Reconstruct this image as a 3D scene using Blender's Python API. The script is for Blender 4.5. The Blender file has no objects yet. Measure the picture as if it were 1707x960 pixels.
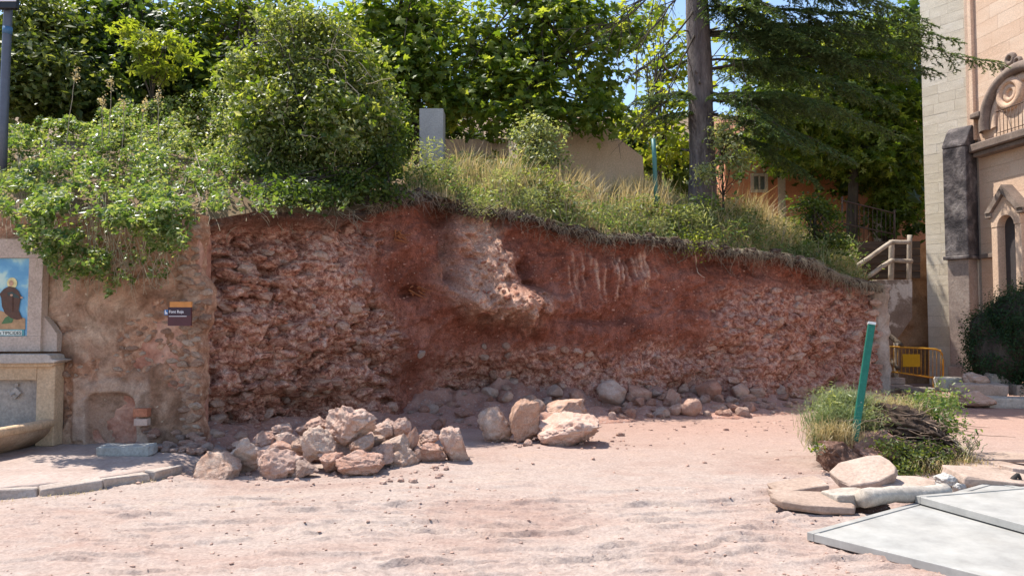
import bpy, bmesh, math, random
import numpy as np
from mathutils import Vector, Matrix

# ------------------------------------------------------------------ camera / light / exposure
SC = bpy.context.scene
COL = SC.collection
F = 1265.0                      # focal length in photograph pixels (1707 wide)
PITCH = math.radians(2.7)
CAMZ = 1.6
cd = bpy.data.cameras.new("camera")
cd.sensor_width = 36.0
cd.lens = 36.0 * F / 1707.0
cd.clip_start = 0.05
cd.clip_end = 3000
cam = bpy.data.objects.new("camera", cd)
cam.location = (0, 0, CAMZ)
cam.rotation_euler = (math.radians(90) + PITCH, 0, 0)
COL.objects.link(cam)
SC.camera = cam

SUN_EL = math.radians(63)
SUN_AZ = math.atan2(-0.86, 0.51)        # towards the sun: behind the bank and to the left
w = bpy.data.worlds.new("World")
SC.world = w
w.use_nodes = True
nt = w.node_tree
sky = nt.nodes.new("ShaderNodeTexSky")
sky.sky_type = 'NISHITA'
sky.sun_disc = False
sky.sun_elevation = SUN_EL
sky.sun_rotation = SUN_AZ
sky.air_density = 1.0
sky.dust_density = 0.6
nt.links.new(sky.outputs[0], nt.nodes["Background"].inputs[0])
nt.nodes["Background"].inputs[1].default_value = 0.15
sd = bpy.data.lights.new("sun", 'SUN')
sd.energy = 4.5
sd.angle = math.radians(0.5)
sd.color = (1.0, 0.95, 0.86)
sun = bpy.data.objects.new("sun", sd)
sv = Vector((math.sin(SUN_AZ) * math.cos(SUN_EL), math.cos(SUN_AZ) * math.cos(SUN_EL), math.sin(SUN_EL)))
sun.rotation_euler = sv.to_track_quat('Z', 'Y').to_euler()
COL.objects.link(sun)
SC.view_settings.view_transform = 'Standard'
SC.view_settings.look = 'None'
SC.view_settings.exposure = 0.85
SC.view_settings.gamma = 1.0
SC.render.engine = 'CYCLES'
SC.cycles.max_bounces = 8
SC.cycles.diffuse_bounces = 4
SC.cycles.transmission_bounces = 5
SC.cycles.use_denoising = True

# ------------------------------------------------------------------ helpers
CA, SA = math.cos(PITCH), math.sin(PITCH)
def P(px, py, Y):
    """World point seen at photograph pixel (px, py), at distance Y in front of the camera."""
    u, v = (px - 853.5) / F, (480 - py) / F
    k = Y / (CA - v * SA)
    return Vector((u * k, Y, CAMZ + (SA + v * CA) * k))
def G(px, py, z=0.0):
    u, v = (px - 853.5) / F, (480 - py) / F
    k = (z - CAMZ) / (SA + v * CA)
    return Vector((u * k, (CA - v * SA) * k, z))
def proj(V):
    y = V[:, 1]; z = V[:, 2] - CAMZ
    d = y * CA + z * SA
    return 853.5 + F * V[:, 0] / d, 480 - F * (-y * SA + z * CA) / d

def _h(ix, iy, iz, s):
    with np.errstate(over='ignore'):
        h = (ix.astype(np.uint32) * np.uint32(374761393) + iy.astype(np.uint32) * np.uint32(668265263)
             + iz.astype(np.uint32) * np.uint32(2147483647 - 58) + np.uint32((s * 1274126177 + 97) & 0xffffffff))
        h ^= h >> np.uint32(13); h *= np.uint32(1274126177); h ^= h >> np.uint32(16)
        h *= np.uint32(2246822519); h ^= h >> np.uint32(15)
    return h.astype(np.float64) / 4294967295.0
def vnoise(p, seed=0):
    p = np.asarray(p, float); i = np.floor(p).astype(np.int64); f = p - i
    f = f * f * f * (f * (f * 6 - 15) + 10)
    r = 0
    for dx in (0, 1):
        wx = f[:, 0] if dx else 1 - f[:, 0]
        for dy in (0, 1):
            wy = f[:, 1] if dy else 1 - f[:, 1]
            for dz in (0, 1):
                wz = f[:, 2] if dz else 1 - f[:, 2]
                r = r + wx * wy * wz * _h(i[:, 0] + dx, i[:, 1] + dy, i[:, 2] + dz, seed)
    return r * 2 - 1
def fbm(p, o=4, seed=0, gain=.5):
    a, r, t = 1.0, 0, 0
    p = np.asarray(p, float)
    for k in range(o):
        r = r + a * vnoise(p, seed + k * 17); t += a
        a *= gain; p = p * 2.03 + 11.3
    return r / t
def worley(p, seed=0):
    p = np.asarray(p, float); i = np.floor(p).astype(np.int64)
    d1 = np.full(len(p), 9.0); d2 = d1.copy(); idv = np.zeros(len(p))
    for dx in (-1, 0, 1):
        for dy in (-1, 0, 1):
            for dz in (-1, 0, 1):
                c = i + np.array([dx, dy, dz])
                q = np.stack([c[:, k] + _h(c[:, 0], c[:, 1], c[:, 2], seed + k) for k in range(3)], 1)
                d = np.sqrt(((q - p) ** 2).sum(1))
                n = d < d1
                d2 = np.where(n, d1, np.minimum(d2, d))
                idv = np.where(n, _h(c[:, 0], c[:, 1], c[:, 2], seed + 9), idv)
                d1 = np.where(n, d, d1)
    return d1, d2, idv
def sstep(a, b, x):
    t = np.clip((x - a) / (b - a), 0, 1)
    return t * t * (3 - 2 * t)
def gbump(x, y, cx, cy, sx, sy):
    return np.exp(-(((x - cx) / sx) ** 2 + ((y - cy) / sy) ** 2))

class MB:
    def __init__(s): s.v = []; s.f = []; s.n = 0
    def add(s, V, Fs):
        V = np.asarray(V, float).reshape(-1, 3)
        if not isinstance(Fs, list): Fs = [Fs]
        for f in Fs:
            f = np.asarray(f, np.int64)
            if f.size: s.f.append(f + s.n)
        s.v.append(V); s.n += len(V)
        return s
    def mesh(s, name, smooth=False):
        V = np.concatenate(s.v)
        me = bpy.data.meshes.new(name)
        me.vertices.add(len(V)); me.vertices.foreach_set("co", V.astype(np.float32).ravel())
        tot = np.concatenate([np.full(len(f), f.shape[1]) for f in s.f])
        idx = np.concatenate([f.ravel() for f in s.f])
        st = np.concatenate([[0], np.cumsum(tot)[:-1]])
        me.loops.add(len(idx)); me.loops.foreach_set("vertex_index", idx.astype(np.int32))
        me.polygons.add(len(tot)); me.polygons.foreach_set("loop_start", st.astype(np.int32))
        me.polygons.foreach_set("loop_total", tot.astype(np.int32))
        me.polygons.foreach_set("use_smooth", np.full(len(tot), smooth))
        me.update(calc_edges=True); me.validate()
        return me
    def build(s, name, mat, parent=None, smooth=False):
        return link(name, s.mesh(name, smooth), mat, parent)
def link(name, me, mat=None, parent=None):
    o = bpy.data.objects.new(name, me); COL.objects.link(o)
    if mat is not None and not me.materials: me.materials.append(mat)
    if parent is not None:
        o.parent = parent
        o.location = -parent.location if parent.rotation_euler == Matrix().to_euler() else o.location
    return o
def tag(o, label=None, cat=None, group=None, kind=None):
    if label: o['label'] = label
    if cat: o['category'] = cat
    if group: o['group'] = group
    if kind: o['kind'] = kind
    return o
def thing(name, label, cat, loc=(0, 0, 0), group=None):
    o = bpy.data.objects.new(name, None); COL.objects.link(o); o.location = loc
    o.empty_display_size = .2
    return tag(o, label, cat, group)

def box(mb, c, s, R=None):
    """Box centred at c with half sizes s and optional 3x3 rotation."""
    v = np.array([[x, y, z] for x in (-1, 1) for y in (-1, 1) for z in (-1, 1)], float) * np.array(s)
    if R is not None: v = v @ np.array(R).T
    mb.add(v + np.array(c), np.array([[0, 1, 3, 2], [4, 6, 7, 5], [0, 4, 5, 1], [2, 3, 7, 6], [0, 2, 6, 4], [1, 5, 7, 3]]))
    return mb
def rotz(a):
    c, s = math.cos(a), math.sin(a)
    return np.array([[c, -s, 0], [s, c, 0], [0, 0, 1.0]])
def tube(mb, pts, rad, sides=6, cap=True):
    pts = np.array([list(p) for p in pts], float); n = len(pts)
    rad = np.full(n, rad) if np.isscalar(rad) else np.array(rad, float)
    t = np.gradient(pts, axis=0); t /= np.linalg.norm(t, axis=1)[:, None] + 1e-9
    ref = np.array([0, 0, 1.0]) if abs(t[0][2]) < .9 else np.array([1.0, 0, 0])
    a = np.cross(t, ref); a /= np.linalg.norm(a, axis=1)[:, None] + 1e-9
    b = np.cross(t, a)
    an = np.linspace(0, 2 * math.pi, sides, endpoint=False)
    V = pts[:, None, :] + rad[:, None, None] * (np.cos(an)[None, :, None] * a[:, None, :] + np.sin(an)[None, :, None] * b[:, None, :])
    i = np.arange(n - 1)[:, None] * sides; j = np.arange(sides)[None, :]; k = (j + 1) % sides
    Q = np.stack([i + j, i + k, i + sides + k, i + sides + j], -1).reshape(-1, 4)
    fs = [Q]
    if cap:
        fs.append(np.array([list(range(sides))[::-1], list(range((n - 1) * sides, n * sides))]))
    mb.add(V.reshape(-1, 3), fs)
    return mb
def prism(mb, poly, origin, ex, ey, ez, depth):
    """Extrude a 2-D polygon (in the ex, ey frame) by depth along ez."""
    o = np.array(origin, float); ex, ey, ez = (np.array(list(q), float) for q in (ex, ey, ez))
    n = len(poly)
    a = np.array([o + p[0] * ex + p[1] * ey for p in poly]); b = a + ez * depth
    i = np.arange(n); j = (i + 1) % n
    mb.add(np.concatenate([a, b]), [np.stack([i, j, j + n, i + n], 1), np.array([list(range(n))[::-1]]), np.array([list(range(n, 2 * n))])])
    return mb
def grid_faces(nu, nv):
    i = np.arange(nu - 1)[:, None] * nv; j = np.arange(nv - 1)[None, :]
    return np.stack([i + j, i + nv + j, i + nv + j + 1, i + j + 1], -1).reshape(-1, 4)
def bevel(o, wdt=.01, seg=2):
    m = o.modifiers.new("bevel", 'BEVEL'); m.width = wdt; m.segments = seg; m.limit_method = 'ANGLE'
    return o

# ---- materials
def newmat(name):
    m = bpy.data.materials.new(name); m.use_nodes = True
    return m, m.node_tree, m.node_tree.nodes, m.node_tree.nodes["Principled BSDF"]
def ramp(n, cols, pos=None):
    r = n.new("ShaderNodeValToRGB"); e = r.color_ramp.elements
    pos = pos or [i / (len(cols) - 1) for i in range(len(cols))]
    while len(e) < len(cols): e.new(.5)
    for k, (c, p) in enumerate(zip(cols, pos)):
        e[k].position = p; e[k].color = (*c, 1)
    return r
def noise(n, l, coord, scale, detail=6, rough=.6, dist=0.0):
    t = n.new("ShaderNodeTexNoise"); t.inputs['Scale'].default_value = scale
    t.inputs['Detail'].default_value = detail; t.inputs['Roughness'].default_value = rough
    t.inputs['Distortion'].default_value = dist
    l.new(coord, t.inputs['Vector']); return t
def mix(n, l, a, b, fac, mode='MIX'):
    m = n.new("ShaderNodeMix"); m.data_type = 'RGBA'; m.blend_type = mode; m.clamp_factor = True
    for s, v in ((6, a), (7, b)):
        if isinstance(v, tuple): m.inputs[s].default_value = (*v, 1)
        else: l.new(v, m.inputs[s])
    if isinstance(fac, (int, float)): m.inputs[0].default_value = fac
    else: l.new(fac, m.inputs[0])
    return m.outputs[2]
def mathn(n, l, op, a, b=None):
    m = n.new("ShaderNodeMath"); m.operation = op
    for k, v in ((0, a), (1, b)):
        if v is None: continue
        if isinstance(v, (int, float)): m.inputs[k].default_value = v
        else: l.new(v, m.inputs[k])
    return m.outputs[0]
def bumps(n, l, bs, chain):
    prev = None
    for h, strength, dist in chain:
        b = n.new("ShaderNodeBump"); b.inputs['Strength'].default_value = strength; b.inputs['Distance'].default_value = dist
        l.new(h, b.inputs['Height'])
        if prev is not None: l.new(prev, b.inputs['Normal'])
        prev = b.outputs[0]
    l.new(prev, bs.inputs['Normal'])
def rocky(name, cols, scale=3., fine=40., bump=.5, dist=.02, rough=.9, speck=None, rand=False, stretch=None, pos=None, spec=.25):
    m, t, n, bs = newmat(name); l = t.links
    tc = n.new("ShaderNodeTexCoord"); co = tc.outputs['Object']
    if rand:
        oi = n.new("ShaderNodeObjectInfo")
        ad = n.new("ShaderNodeVectorMath"); ad.operation = 'ADD'
        l.new(co, ad.inputs[0])
        sc = n.new("ShaderNodeVectorMath"); sc.operation = 'SCALE'; sc.inputs[0].default_value = (37, 91, 53)
        l.new(oi.outputs['Random'], sc.inputs['Scale']); l.new(sc.outputs[0], ad.inputs[1]); co = ad.outputs[0]
    if stretch:
        mp = n.new("ShaderNodeMapping"); mp.inputs['Scale'].default_value = stretch; l.new(co, mp.inputs[0]); co = mp.outputs[0]
    a = noise(n, l, co, scale, 8, .62, .3)
    fac = a.outputs[0]
    if rand:
        fac = mathn(n, l, 'ADD', fac, mathn(n, l, 'MULTIPLY', mathn(n, l, 'SUBTRACT', oi.outputs['Random'], .5), .34))
    r = ramp(n, cols, pos or [.28 + .44 * i / max(1, len(cols) - 1) for i in range(len(cols))]); l.new(fac, r.inputs[0])
    c = r.outputs[0]
    b = noise(n, l, co, fine, 6, .7)
    r2 = ramp(n, [(.62, .62, .62), (1.25, 1.25, 1.25)], [.3, .7]); l.new(b.outputs[0], r2.inputs[0])
    c = mix(n, l, c, r2.outputs[0], .75, 'MULTIPLY')
    if speck:
        v = noise(n, l, co, speck[1], 3, .5)
        r3 = ramp(n, [(0, 0, 0), (1, 1, 1)], [speck[2], speck[2] + .08]); l.new(v.outputs[0], r3.inputs[0])
        c = mix(n, l, c, speck[0], r3.outputs[0])
    l.new(c, bs.inputs['Base Color']); bs.inputs['Roughness'].default_value = rough
    bs.inputs['Specular IOR Level'].default_value = spec
    bumps(n, l, bs, [(a.outputs[0], bump, dist * 3), (b.outputs[0], bump, dist)])
    return m
def leafmat(name, cols, trans=.4, rough=.42, tcol=None, spec=.45):
    m, t, n, bs = newmat(name); l = t.links
    g = n.new("ShaderNodeNewGeometry")
    r = ramp(n, cols); l.new(g.outputs['Random Per Island'], r.inputs[0])
    l.new(r.outputs[0], bs.inputs['Base Color']); bs.inputs['Roughness'].default_value = rough
    bs.inputs['Specular IOR Level'].default_value = spec
    tr = n.new("ShaderNodeBsdfTranslucent")
    c = mix(n, l, r.outputs[0], tcol or (2.7, 2.4, .75), 1.0, 'MULTIPLY'); l.new(c, tr.inputs[0])
    mx = n.new("ShaderNodeMixShader"); mx.inputs[0].default_value = trans
    l.new(bs.outputs[0], mx.inputs[1]); l.new(tr.outputs[0], mx.inputs[2])
    l.new(mx.outputs[0], n["Material Output"].inputs[0])
    return m
def plain(name, col, rough=.6, metal=0., var=.15, scale=12., bump=.05, spec=.4):
    m, t, n, bs = newmat(name); l = t.links
    tc = n.new("ShaderNodeTexCoord")
    a = noise(n, l, tc.outputs['Object'], scale, 6, .65)
    r = ramp(n, [tuple(x * (1 - var) for x in col), tuple(min(1, x * (1 + var)) for x in col)], [.3, .7]); l.new(a.outputs[0], r.inputs[0])
    l.new(r.outputs[0], bs.inputs['Base Color']); bs.inputs['Roughness'].default_value = rough; bs.inputs['Metallic'].default_value = metal
    bs.inputs['Specular IOR Level'].default_value = spec
    bumps(n, l, bs, [(a.outputs[0], bump, .02)])
    return m
M = {}

# ------------------------------------------------------------------ ground
def ground_height(X, Y):
    p = np.stack([X, Y, 0 * X], 1)
    h = .035 * fbm(p * .55, 3, 3) + .012 * fbm(p * 2.2, 3, 5) + .006 * fbm(p * 6, 3, 6)
    # wheel ripples pressed across the foreground
    wp = np.stack([X * .55 + .25 * Y, (Y - .06 * X + .12 * fbm(p * .9, 2, 8)) * 5.5, 0 * X], 1)
    rip = 1 - np.abs(vnoise(wp, 21)) * 2
    m = np.clip(fbm(p * .6 + 4, 2, 31) * 1.6 + .62, 0, 1) * sstep(8.6, 6.4, Y) * sstep(-4.6, -2.4, X) * sstep(4.0, 2.6, X)
    ph = (Y - .05 * X) * 5.2 + 1.5 * fbm(np.stack([X * 1.1, Y * 1.6, 0 * X], 1), 3, 24); fr = ph - np.floor(ph)
    brk = np.clip(.15 + 1.8 * fbm(np.stack([X * 1.7, np.floor(ph) * 3.7, 0 * X], 1), 2, 25), 0, 1)
    h += .048 * m * brk * (1 - fr) * sstep(0, .07, fr) + .010 * m * np.clip(rip, -.2, 1)
    # broken crumbs
    cr = vnoise(p * 26, 44)
    h += .009 * sstep(.35, .8, cr) * (.35 + .65 * m)
    h += .0035 * fbm(p * 14, 2, 51)
    an = np.stack([X * .8 + .3 * Y, (Y - .08 * X) * 3.2 + .5 * fbm(p * 1.4, 2, 61), 0 * X], 1)
    f_ = fbm(an, 4, 62); h += (.022 * sstep(.02, .07, f_) - .012 * sstep(.18, .22, f_)) * sstep(9.2, 7.2, Y) * sstep(-5, -3, X) * sstep(4.6, 3.4, X)
    # two faint tyre tracks running across
    for c, s in ((6.1, .05), (5.1, .02)):
        d = Y - c - s * X - .05 * np.sin(X * 1.3)
        tr = np.exp(-(d / .16) ** 2)
        h += tr * (-.012 + .006 * np.sign(np.sin(X * 42 + d * 18))) * sstep(-3.2, -2, X) * sstep(2.6, 1.2, X)
    return h
def nonuni(lo, hi, step, far_lo, far_hi, gr=1.22):
    a = list(np.arange(lo, hi + 1e-6, step))
    s, x = step, hi
    while x < far_hi: s *= gr; x += s; a.append(x)
    s, x, b = step, lo, []
    while x > far_lo: s *= gr; x -= s; b.append(x)
    return np.array(b[::-1] + a)
gx = nonuni(-6.5, 8.2, .032, -400, 400)
gy = np.concatenate([nonuni(4.2, 7.0, .015, -400, 7.0), nonuni(7.02, 9.0, .026, 7.02, 9.0), nonuni(9.05, 15.0, .055, 9.05, 600)])
gy = np.unique(np.round(gy, 4))
XX, YY = np.meshgrid(gx, gy, indexing='ij')
V = np.stack([XX.ravel(), YY.ravel(), ground_height(XX.ravel(), YY.ravel())], 1)
near = (np.abs(V[:, 0]) < 30) & (V[:, 1] < 40) & (V[:, 1] > -20)
V[~near, 2] = 0
m, t, n, bs = newmat("dusty_ground"); l = t.links
tc = n.new("ShaderNodeTexCoord"); co = tc.outputs['Object']
sep = n.new("ShaderNodeSeparateXYZ"); l.new(co, sep.inputs[0])
mp = n.new("ShaderNodeMapping"); mp.inputs['Scale'].default_value = (.75, 1.25, 1); l.new(co, mp.inputs[0])
a = noise(n, l, mp.outputs[0], .7, 8, .66, 1.1)
r = ramp(n, [(.335, .235, .195), (.375, .285, .242), (.385, .31, .27), (.415, .325, .265)], [.34, .47, .57, .7]); l.new(a.outputs[0], r.inputs[0])
# redder dust spread near the foot of the cut, greyer grit nearer the road
yy = mathn(n, l, 'ADD', sep.outputs[1], mathn(n, l, 'MULTIPLY', a.outputs[0], 6.0))
rr = ramp(n, [(0, 0, 0), (1, 1, 1)], [0.0, 1.0])
l.new(mathn(n, l, 'MULTIPLY', mathn(n, l, 'SUBTRACT', yy, 11.4), .28), rr.inputs[0])
c = mix(n, l, r.outputs[0], (.385, .24, .19), mathn(n, l, 'MULTIPLY', rr.outputs[0], .75))
b = noise(n, l, co, 34, 6, .72)
r2 = ramp(n, [(.55, .53, .53), (1.2, 1.19, 1.19)], [.3, .66]); l.new(b.outputs[0], r2.inputs[0])
c = mix(n, l, c, r2.outputs[0], .7, 'MULTIPLY')
b2 = noise(n, l, mp.outputs[0], 7.0, 6, .7)
r4 = ramp(n, [(.90, .885, .88), (1.05, 1.045, 1.04)], [.36, .6]); l.new(b2.outputs[0], r4.inputs[0])
c = mix(n, l, c, r4.outputs[0], .7, 'MULTIPLY')
g2 = noise(n, l, co, 90, 3, .5)
r3 = ramp(n, [(0, 0, 0), (1, 1, 1)], [.66, .72]); l.new(g2.outputs[0], r3.inputs[0])
c = mix(n, l, c, (.28, .22, .20), r3.outputs[0])
l.new(c, bs.inputs['Base Color']); bs.inputs['Roughness'].default_value = .95; bs.inputs['Specular IOR Level'].default_value = .15
bumps(n, l, bs, [(b2.outputs[0], .55, .03), (b.outputs[0], .5, .012), (g2.outputs[0], .4, .01)])
M['ground'] = m
tag(MB().add(V, grid_faces(len(gx), len(gy))).build("ground", M['ground'], smooth=True), kind='structure')
def gz(x, y): return float(ground_height(np.array([x]), np.array([y]))[0])

# ------------------------------------------------------------------ the cut earth bank
TAB = [(325, 9.69, 372), (420, 10.2, 354), (500, 10.75, 356), (560, 11.2, 360), (640, 12.0, 335), (700, 12.5, 318), (745, 12.8, 326), (765, 12.92, 338, .62), (790, 13.0, 345, .95), (818, 13.08, 346, .85), (845, 13.18, 350, .5),
       (900, 13.4, 365), (960, 13.6, 380), (1050, 14.0, 392), (1150, 14.4, 406), (1290, 15.1, 427), (1350, 15.5, 444), (1400, 15.8, 466), (1448, 16.1, 478)]
tb = []
for px, Y, py, *bk in TAB:
    b = P(px, 540, Y); tp = P(px, py, Y + (bk[0] if bk else .35))
    tb.append((b.x, b.y, tp.x, tp.y, tp.z, px))
tb = np.array(tb)
NU, NVV = 820, 210
uu = np.linspace(0, 1, NU)
seg = np.concatenate([[0], np.cumsum(np.hypot(np.diff(tb[:, 0]), np.diff(tb[:, 1])))]); CLEN = seg[-1]; seg /= CLEN
col = np.stack([np.interp(uu, seg, tb[:, k]) for k in range(6)], 1)
tx = np.gradient(col[:, 0]); ty = np.gradient(col[:, 1]); ln = np.hypot(tx, ty)
kk = np.ones(61) / 61
def smooth1(q): return np.convolve(np.pad(q, 30, mode='edge'), kk, 'valid')
nx, ny = smooth1(ty / ln), smooth1(-tx / ln)
vv = np.linspace(0, 1, NVV)
U2, V2 = np.meshgrid(uu, vv, indexing='ij')
def cc(k): return np.repeat(col[:, k][:, None], NVV, 1)
zt = cc(4) + .05 * fbm(np.stack([cc(0) * 2.2, cc(1), 0 * cc(1)], -1).reshape(-1, 3), 3, 71).reshape(NU, NVV)
z0 = -.1
CZ = z0 + (zt - z0) * V2
CX = cc(0) + (cc(2) - cc(0)) * V2; CY = cc(1) + (cc(3) - cc(1)) * V2
pts = np.stack([CX, CY, CZ], -1).reshape(-1, 3)
px, py = proj(pts)
s_m = (U2 * CLEN).ravel()                       # metres along the cut
q = np.stack([s_m, CZ.ravel(), 0 * s_m], 1)
zone_st = sstep(60, -30, px - np.interp(py, [360, 480, 560, 620, 700], [600, 605, 655, 650, 640]) + 40 * fbm(q * 1.3, 3, 5)) * sstep(350, 385, py + 14 * fbm(q * 2, 2, 6))   # broken masonry, at the left
hx_ = px + 26 * fbm(q * 1.9, 4, 131); hy_ = py + 22 * fbm(q * 1.9, 4, 132)
hump = np.clip(gbump(hx_, hy_, 797, 385, 32, 42) + gbump(hx_, hy_, 800, 455, 52, 45) + gbump(hx_, hy_, 850, 512, 62, 30) + .7 * gbump(hx_, hy_, 770, 492, 45, 32), 0, 1.15)
hump = np.clip(hump * (1 + .8 * fbm(q * 2.6, 4, 133)), 0, 1.1)
zone_rb = sstep(1130, 1230, px + 40 * fbm(q * 1.1, 2, 15)) * sstep(455, 510, py) + sstep(560, 600, py + 25 * fbm(q * 1.2, 2, 16)) * sstep(700, 780, px)
zone_rb = np.clip(zone_rb, 0, 1)
d = .26 * fbm(q * np.array([.55, .5, 1]), 3, 81) + .13 * fbm(q * 1.7, 4, 82) + .05 * fbm(q * 4.5, 4, 84)
d += (.10 + .95 * np.clip((py - 355) / 165, 0, 1)) * np.clip(hump, 0, 1) ** .8 * (1 + .3 * fbm(q * 2.4, 4, 83))
d -= .55 * gbump(px, py, 746, 420, 10, 60)                          # crevice beside the hump
d -= .45 * gbump(px, py, 742, 352, 24, 20) - .1 * gbump(px, py, 690, 350, 40, 60)
d -= .30 * gbump(hx_, hy_, 880, 448, 10, 26) + .34 * gbump(hx_, hy_, 890, 478, 18, 9) + .22 * gbump(px, py, 690, 488, 18, 12) + .2 * gbump(px, py, 655, 400, 12, 12)
d -= .12 * sstep(-.05, .35, fbm(q * np.array([1.1, 2.2, 1]), 4, 141)) * np.clip(zone_rb + zone_st, 0, 1)
d -= .35 * sstep(585, 640, py) * sstep(1000, 900, px) * sstep(640, 720, px) * sstep(720, 660, py)
d -= .40 * sstep(640, 690, py) * sstep(640, 560, px)               # undercut masonry foot
d += .20 * sstep(520, 700, py) * sstep(900, 1100, px)
d += .14 * sstep(1160, 1260, px) * sstep(470, 540, py)
# a ledge where the undisturbed clay stops
led = 545 - 20 * sstep(900, 1250, px) + 10 * fbm(np.stack([s_m * 1.2, 0 * s_m, 0 * s_m], 1), 2, 91)
d += .12 * sstep(led - 9, led + 3, py) * sstep(900, 960, px) * sstep(1300, 1200, px) * (1 - .6 * sstep(led + 20, led + 60, py))
d -= .16 * gbump(px, py, 1000, 532 + 0 * px, 190, 12) * (.6 + .6 * fbm(q * 2, 3, 161)) + .12 * gbump(px, py, 1120, 590, 130, 30) * (1 + fbm(q * 1.6, 3, 162))
# claw marks of the digger bucket
claw = np.zeros_like(d)
for k, cx in enumerate([952, 959, 968, 976, 990, 998, 1011, 1024, 1032, 1040, 1047, 1060, 1066, 1071, 1077, 1096]):
    r_ = random.Random(k); y0 = 412 + r_.uniform(0, 30); y1 = y0 + r_.uniform(30, 85)
    lean = (px - cx - (py - y0) * r_.uniform(.0, .14))
    d += .016 * np.exp(-(lean / 2.4) ** 2) * sstep(y0 - 4, y0 + 6, py) * sstep(y1 + 6, y1 - 14, py)
    claw = np.maximum(claw, np.exp(-(lean / 2.2) ** 2) * sstep(y0 - 4, y0 + 10, py) * sstep(y1 + 6, y1 - 20, py) * (.4 + .6 * r_.random()))
    d -= .03 * np.exp(-((lean - 4.5) / 2.4) ** 2) * sstep(y0 - 4, y0 + 6, py) * sstep(y1 + 6, y1 - 14, py)
# vertical scrape streaks on the clay
clay = (1 - zone_st) * (1 - np.clip(zone_rb, 0, 1)) * (1 - np.clip(hump, 0, 1))
d += .06 * clay * fbm(q * np.array([3.4, 3, 1]), 4, 151) + .05 * clay * sstep(.1, .5, fbm(q * np.array([5.5, 6, 1]), 3, 152)) + .022 * clay * vnoise(np.stack([s_m * 9, q[:, 1] * 1.1, 0 * s_m], 1), 95) + .035 * clay * fbm(q * 9, 4, 96) - .05 * clay * sstep(.25, .55, fbm(q * np.array([2.4, 3.5, 1]), 3, 97))
d += .05 * (1 - clay) * fbm(q * 5, 4, 98)
# stones and clods as cells
q1 = q * np.array([3.9, 7.2, 1]) + .5 * np.stack([fbm(q * 3, 2, 101), fbm(q * 3, 2, 102), 0 * s_m], 1)
w1, w2, wi = worley(q1, 7)
vst = np.clip(.75 + 1.5 * fbm(q * np.array([.9, 1.3, 1]), 3, 181), .15, 1.7)
d -= zone_st * .22 * sstep(.28, .5, fbm(q * np.array([1.5, 2.2, 1]), 3, 182))
d += zone_st * vst * (.22 * np.clip(.75 - w1, 0, 1) * (.2 + 1.2 * wi) + .03 * sstep(0, .18, w2 - w1) - .16 * (wi < .24) + .08 * fbm(q * np.array([1.2, 3.2, 1]), 3, 103) + .05 * vnoise(np.stack([s_m * 9, q[:, 1] * 12, 0 * s_m], 1), 104))
q2 = q * np.array([5.2, 6.2, 1]) + .4 * np.stack([fbm(q * 3, 2, 111), fbm(q * 3, 2, 112), 0 * s_m], 1)
w1b, w2b, wib = worley(q2, 17)
d += zone_rb * (.17 * np.clip(.8 - w1b, 0, 1) * (.1 + 1.3 * wib) - .05 * (wib < .15) + .06 * fbm(q * 3.3, 3, 105))
w3, w4, wj = worley(q * np.array([8., 9., 1]) + .5 * np.stack([fbm(q * 5, 2, 121), fbm(q * 5, 2, 122), 0 * s_m], 1), 27)
w5, w6, wk = worley(q * np.array([3.9, 4.6, 1]) + .6 * np.stack([fbm(q * 3, 2, 123), fbm(q * 3, 2, 124), 0 * s_m], 1), 29)
d += np.clip(hump * 1.4, 0, 1) * (.24 * np.clip(.8 - w5, 0, 1) * (.1 + 1.1 * wk) + .12 * np.clip(.8 - w3, 0, 1) * (.1 + 1.2 * wj) + .07 * fbm(q * 9, 4, 28))
# crumbly overhanging top
d += (.10 + .14 * sstep(.5, .75, U2.ravel())) * sstep(.92, .985, V2.ravel()) + .06 * sstep(.9, 1, V2.ravel()) * fbm(q * 7, 3, 29) - .16 * sstep(.80, .90, V2.ravel()) * sstep(.97, .93, V2.ravel()) * sstep(-.3, .3, fbm(q * 1.5, 2, 33))
edge = sstep(0, .012, U2.ravel())
d = d * edge
NX, NY = np.repeat(nx[:, None], NVV, 1).ravel(), np.repeat(ny[:, None], NVV, 1).ravel()
pts[:, 0] += NX * d; pts[:, 1] += NY * d
pts[:, 2] -= .10 * np.clip(d, 0, 1) * hump
CL = pts
m, t, n, bs = newmat("red_clay"); l = t.links
tc = n.new("ShaderNodeTexCoord"); co = tc.outputs['Object']
at = n.new("ShaderNodeAttribute"); at.attribute_name = "soil"
sp = n.new("ShaderNodeSeparateColor"); l.new(at.outputs['Color'], sp.inputs[0])
a = noise(n, l, co, 1.5, 8, .62, .4)
r = ramp(n, [(.19, .064, .040), (.275, .098, .064), (.36, .155, .112)], [.34, .5, .66]); l.new(a.outputs[0], r.inputs[0])
m2 = n.new("ShaderNodeMapping"); m2.inputs['Scale'].default_value = (1, 1, .22); l.new(co, m2.inputs[0])
st = noise(n, l, m2.outputs[0], 9, 5, .65)
rs = ramp(n, [(.72, .70, .68), (1.2, 1.2, 1.18)], [.35, .65]); l.new(st.outputs[0], rs.inputs[0])
c = mix(n, l, r.outputs[0], rs.outputs[0], .6, 'MULTIPLY')
f1 = noise(n, l, co, 11, 7, .68, .3)
ro = ramp(n, [(.15, .053, .036), (.46, .215, .15), (.69, .43, .325), (.76, .56, .45)], [.36, .47, .58, .69]); l.new(f1.outputs[0], ro.inputs[0])
c = mix(n, l, c, ro.outputs[0], mathn(n, l, 'MULTIPLY', sp.outputs[0], .85))
rd = ramp(n, [(.55, .29, .19), (.74, .49, .365)], [.35, .65]); l.new(f1.outputs[0], rd.inputs[0])
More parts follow.
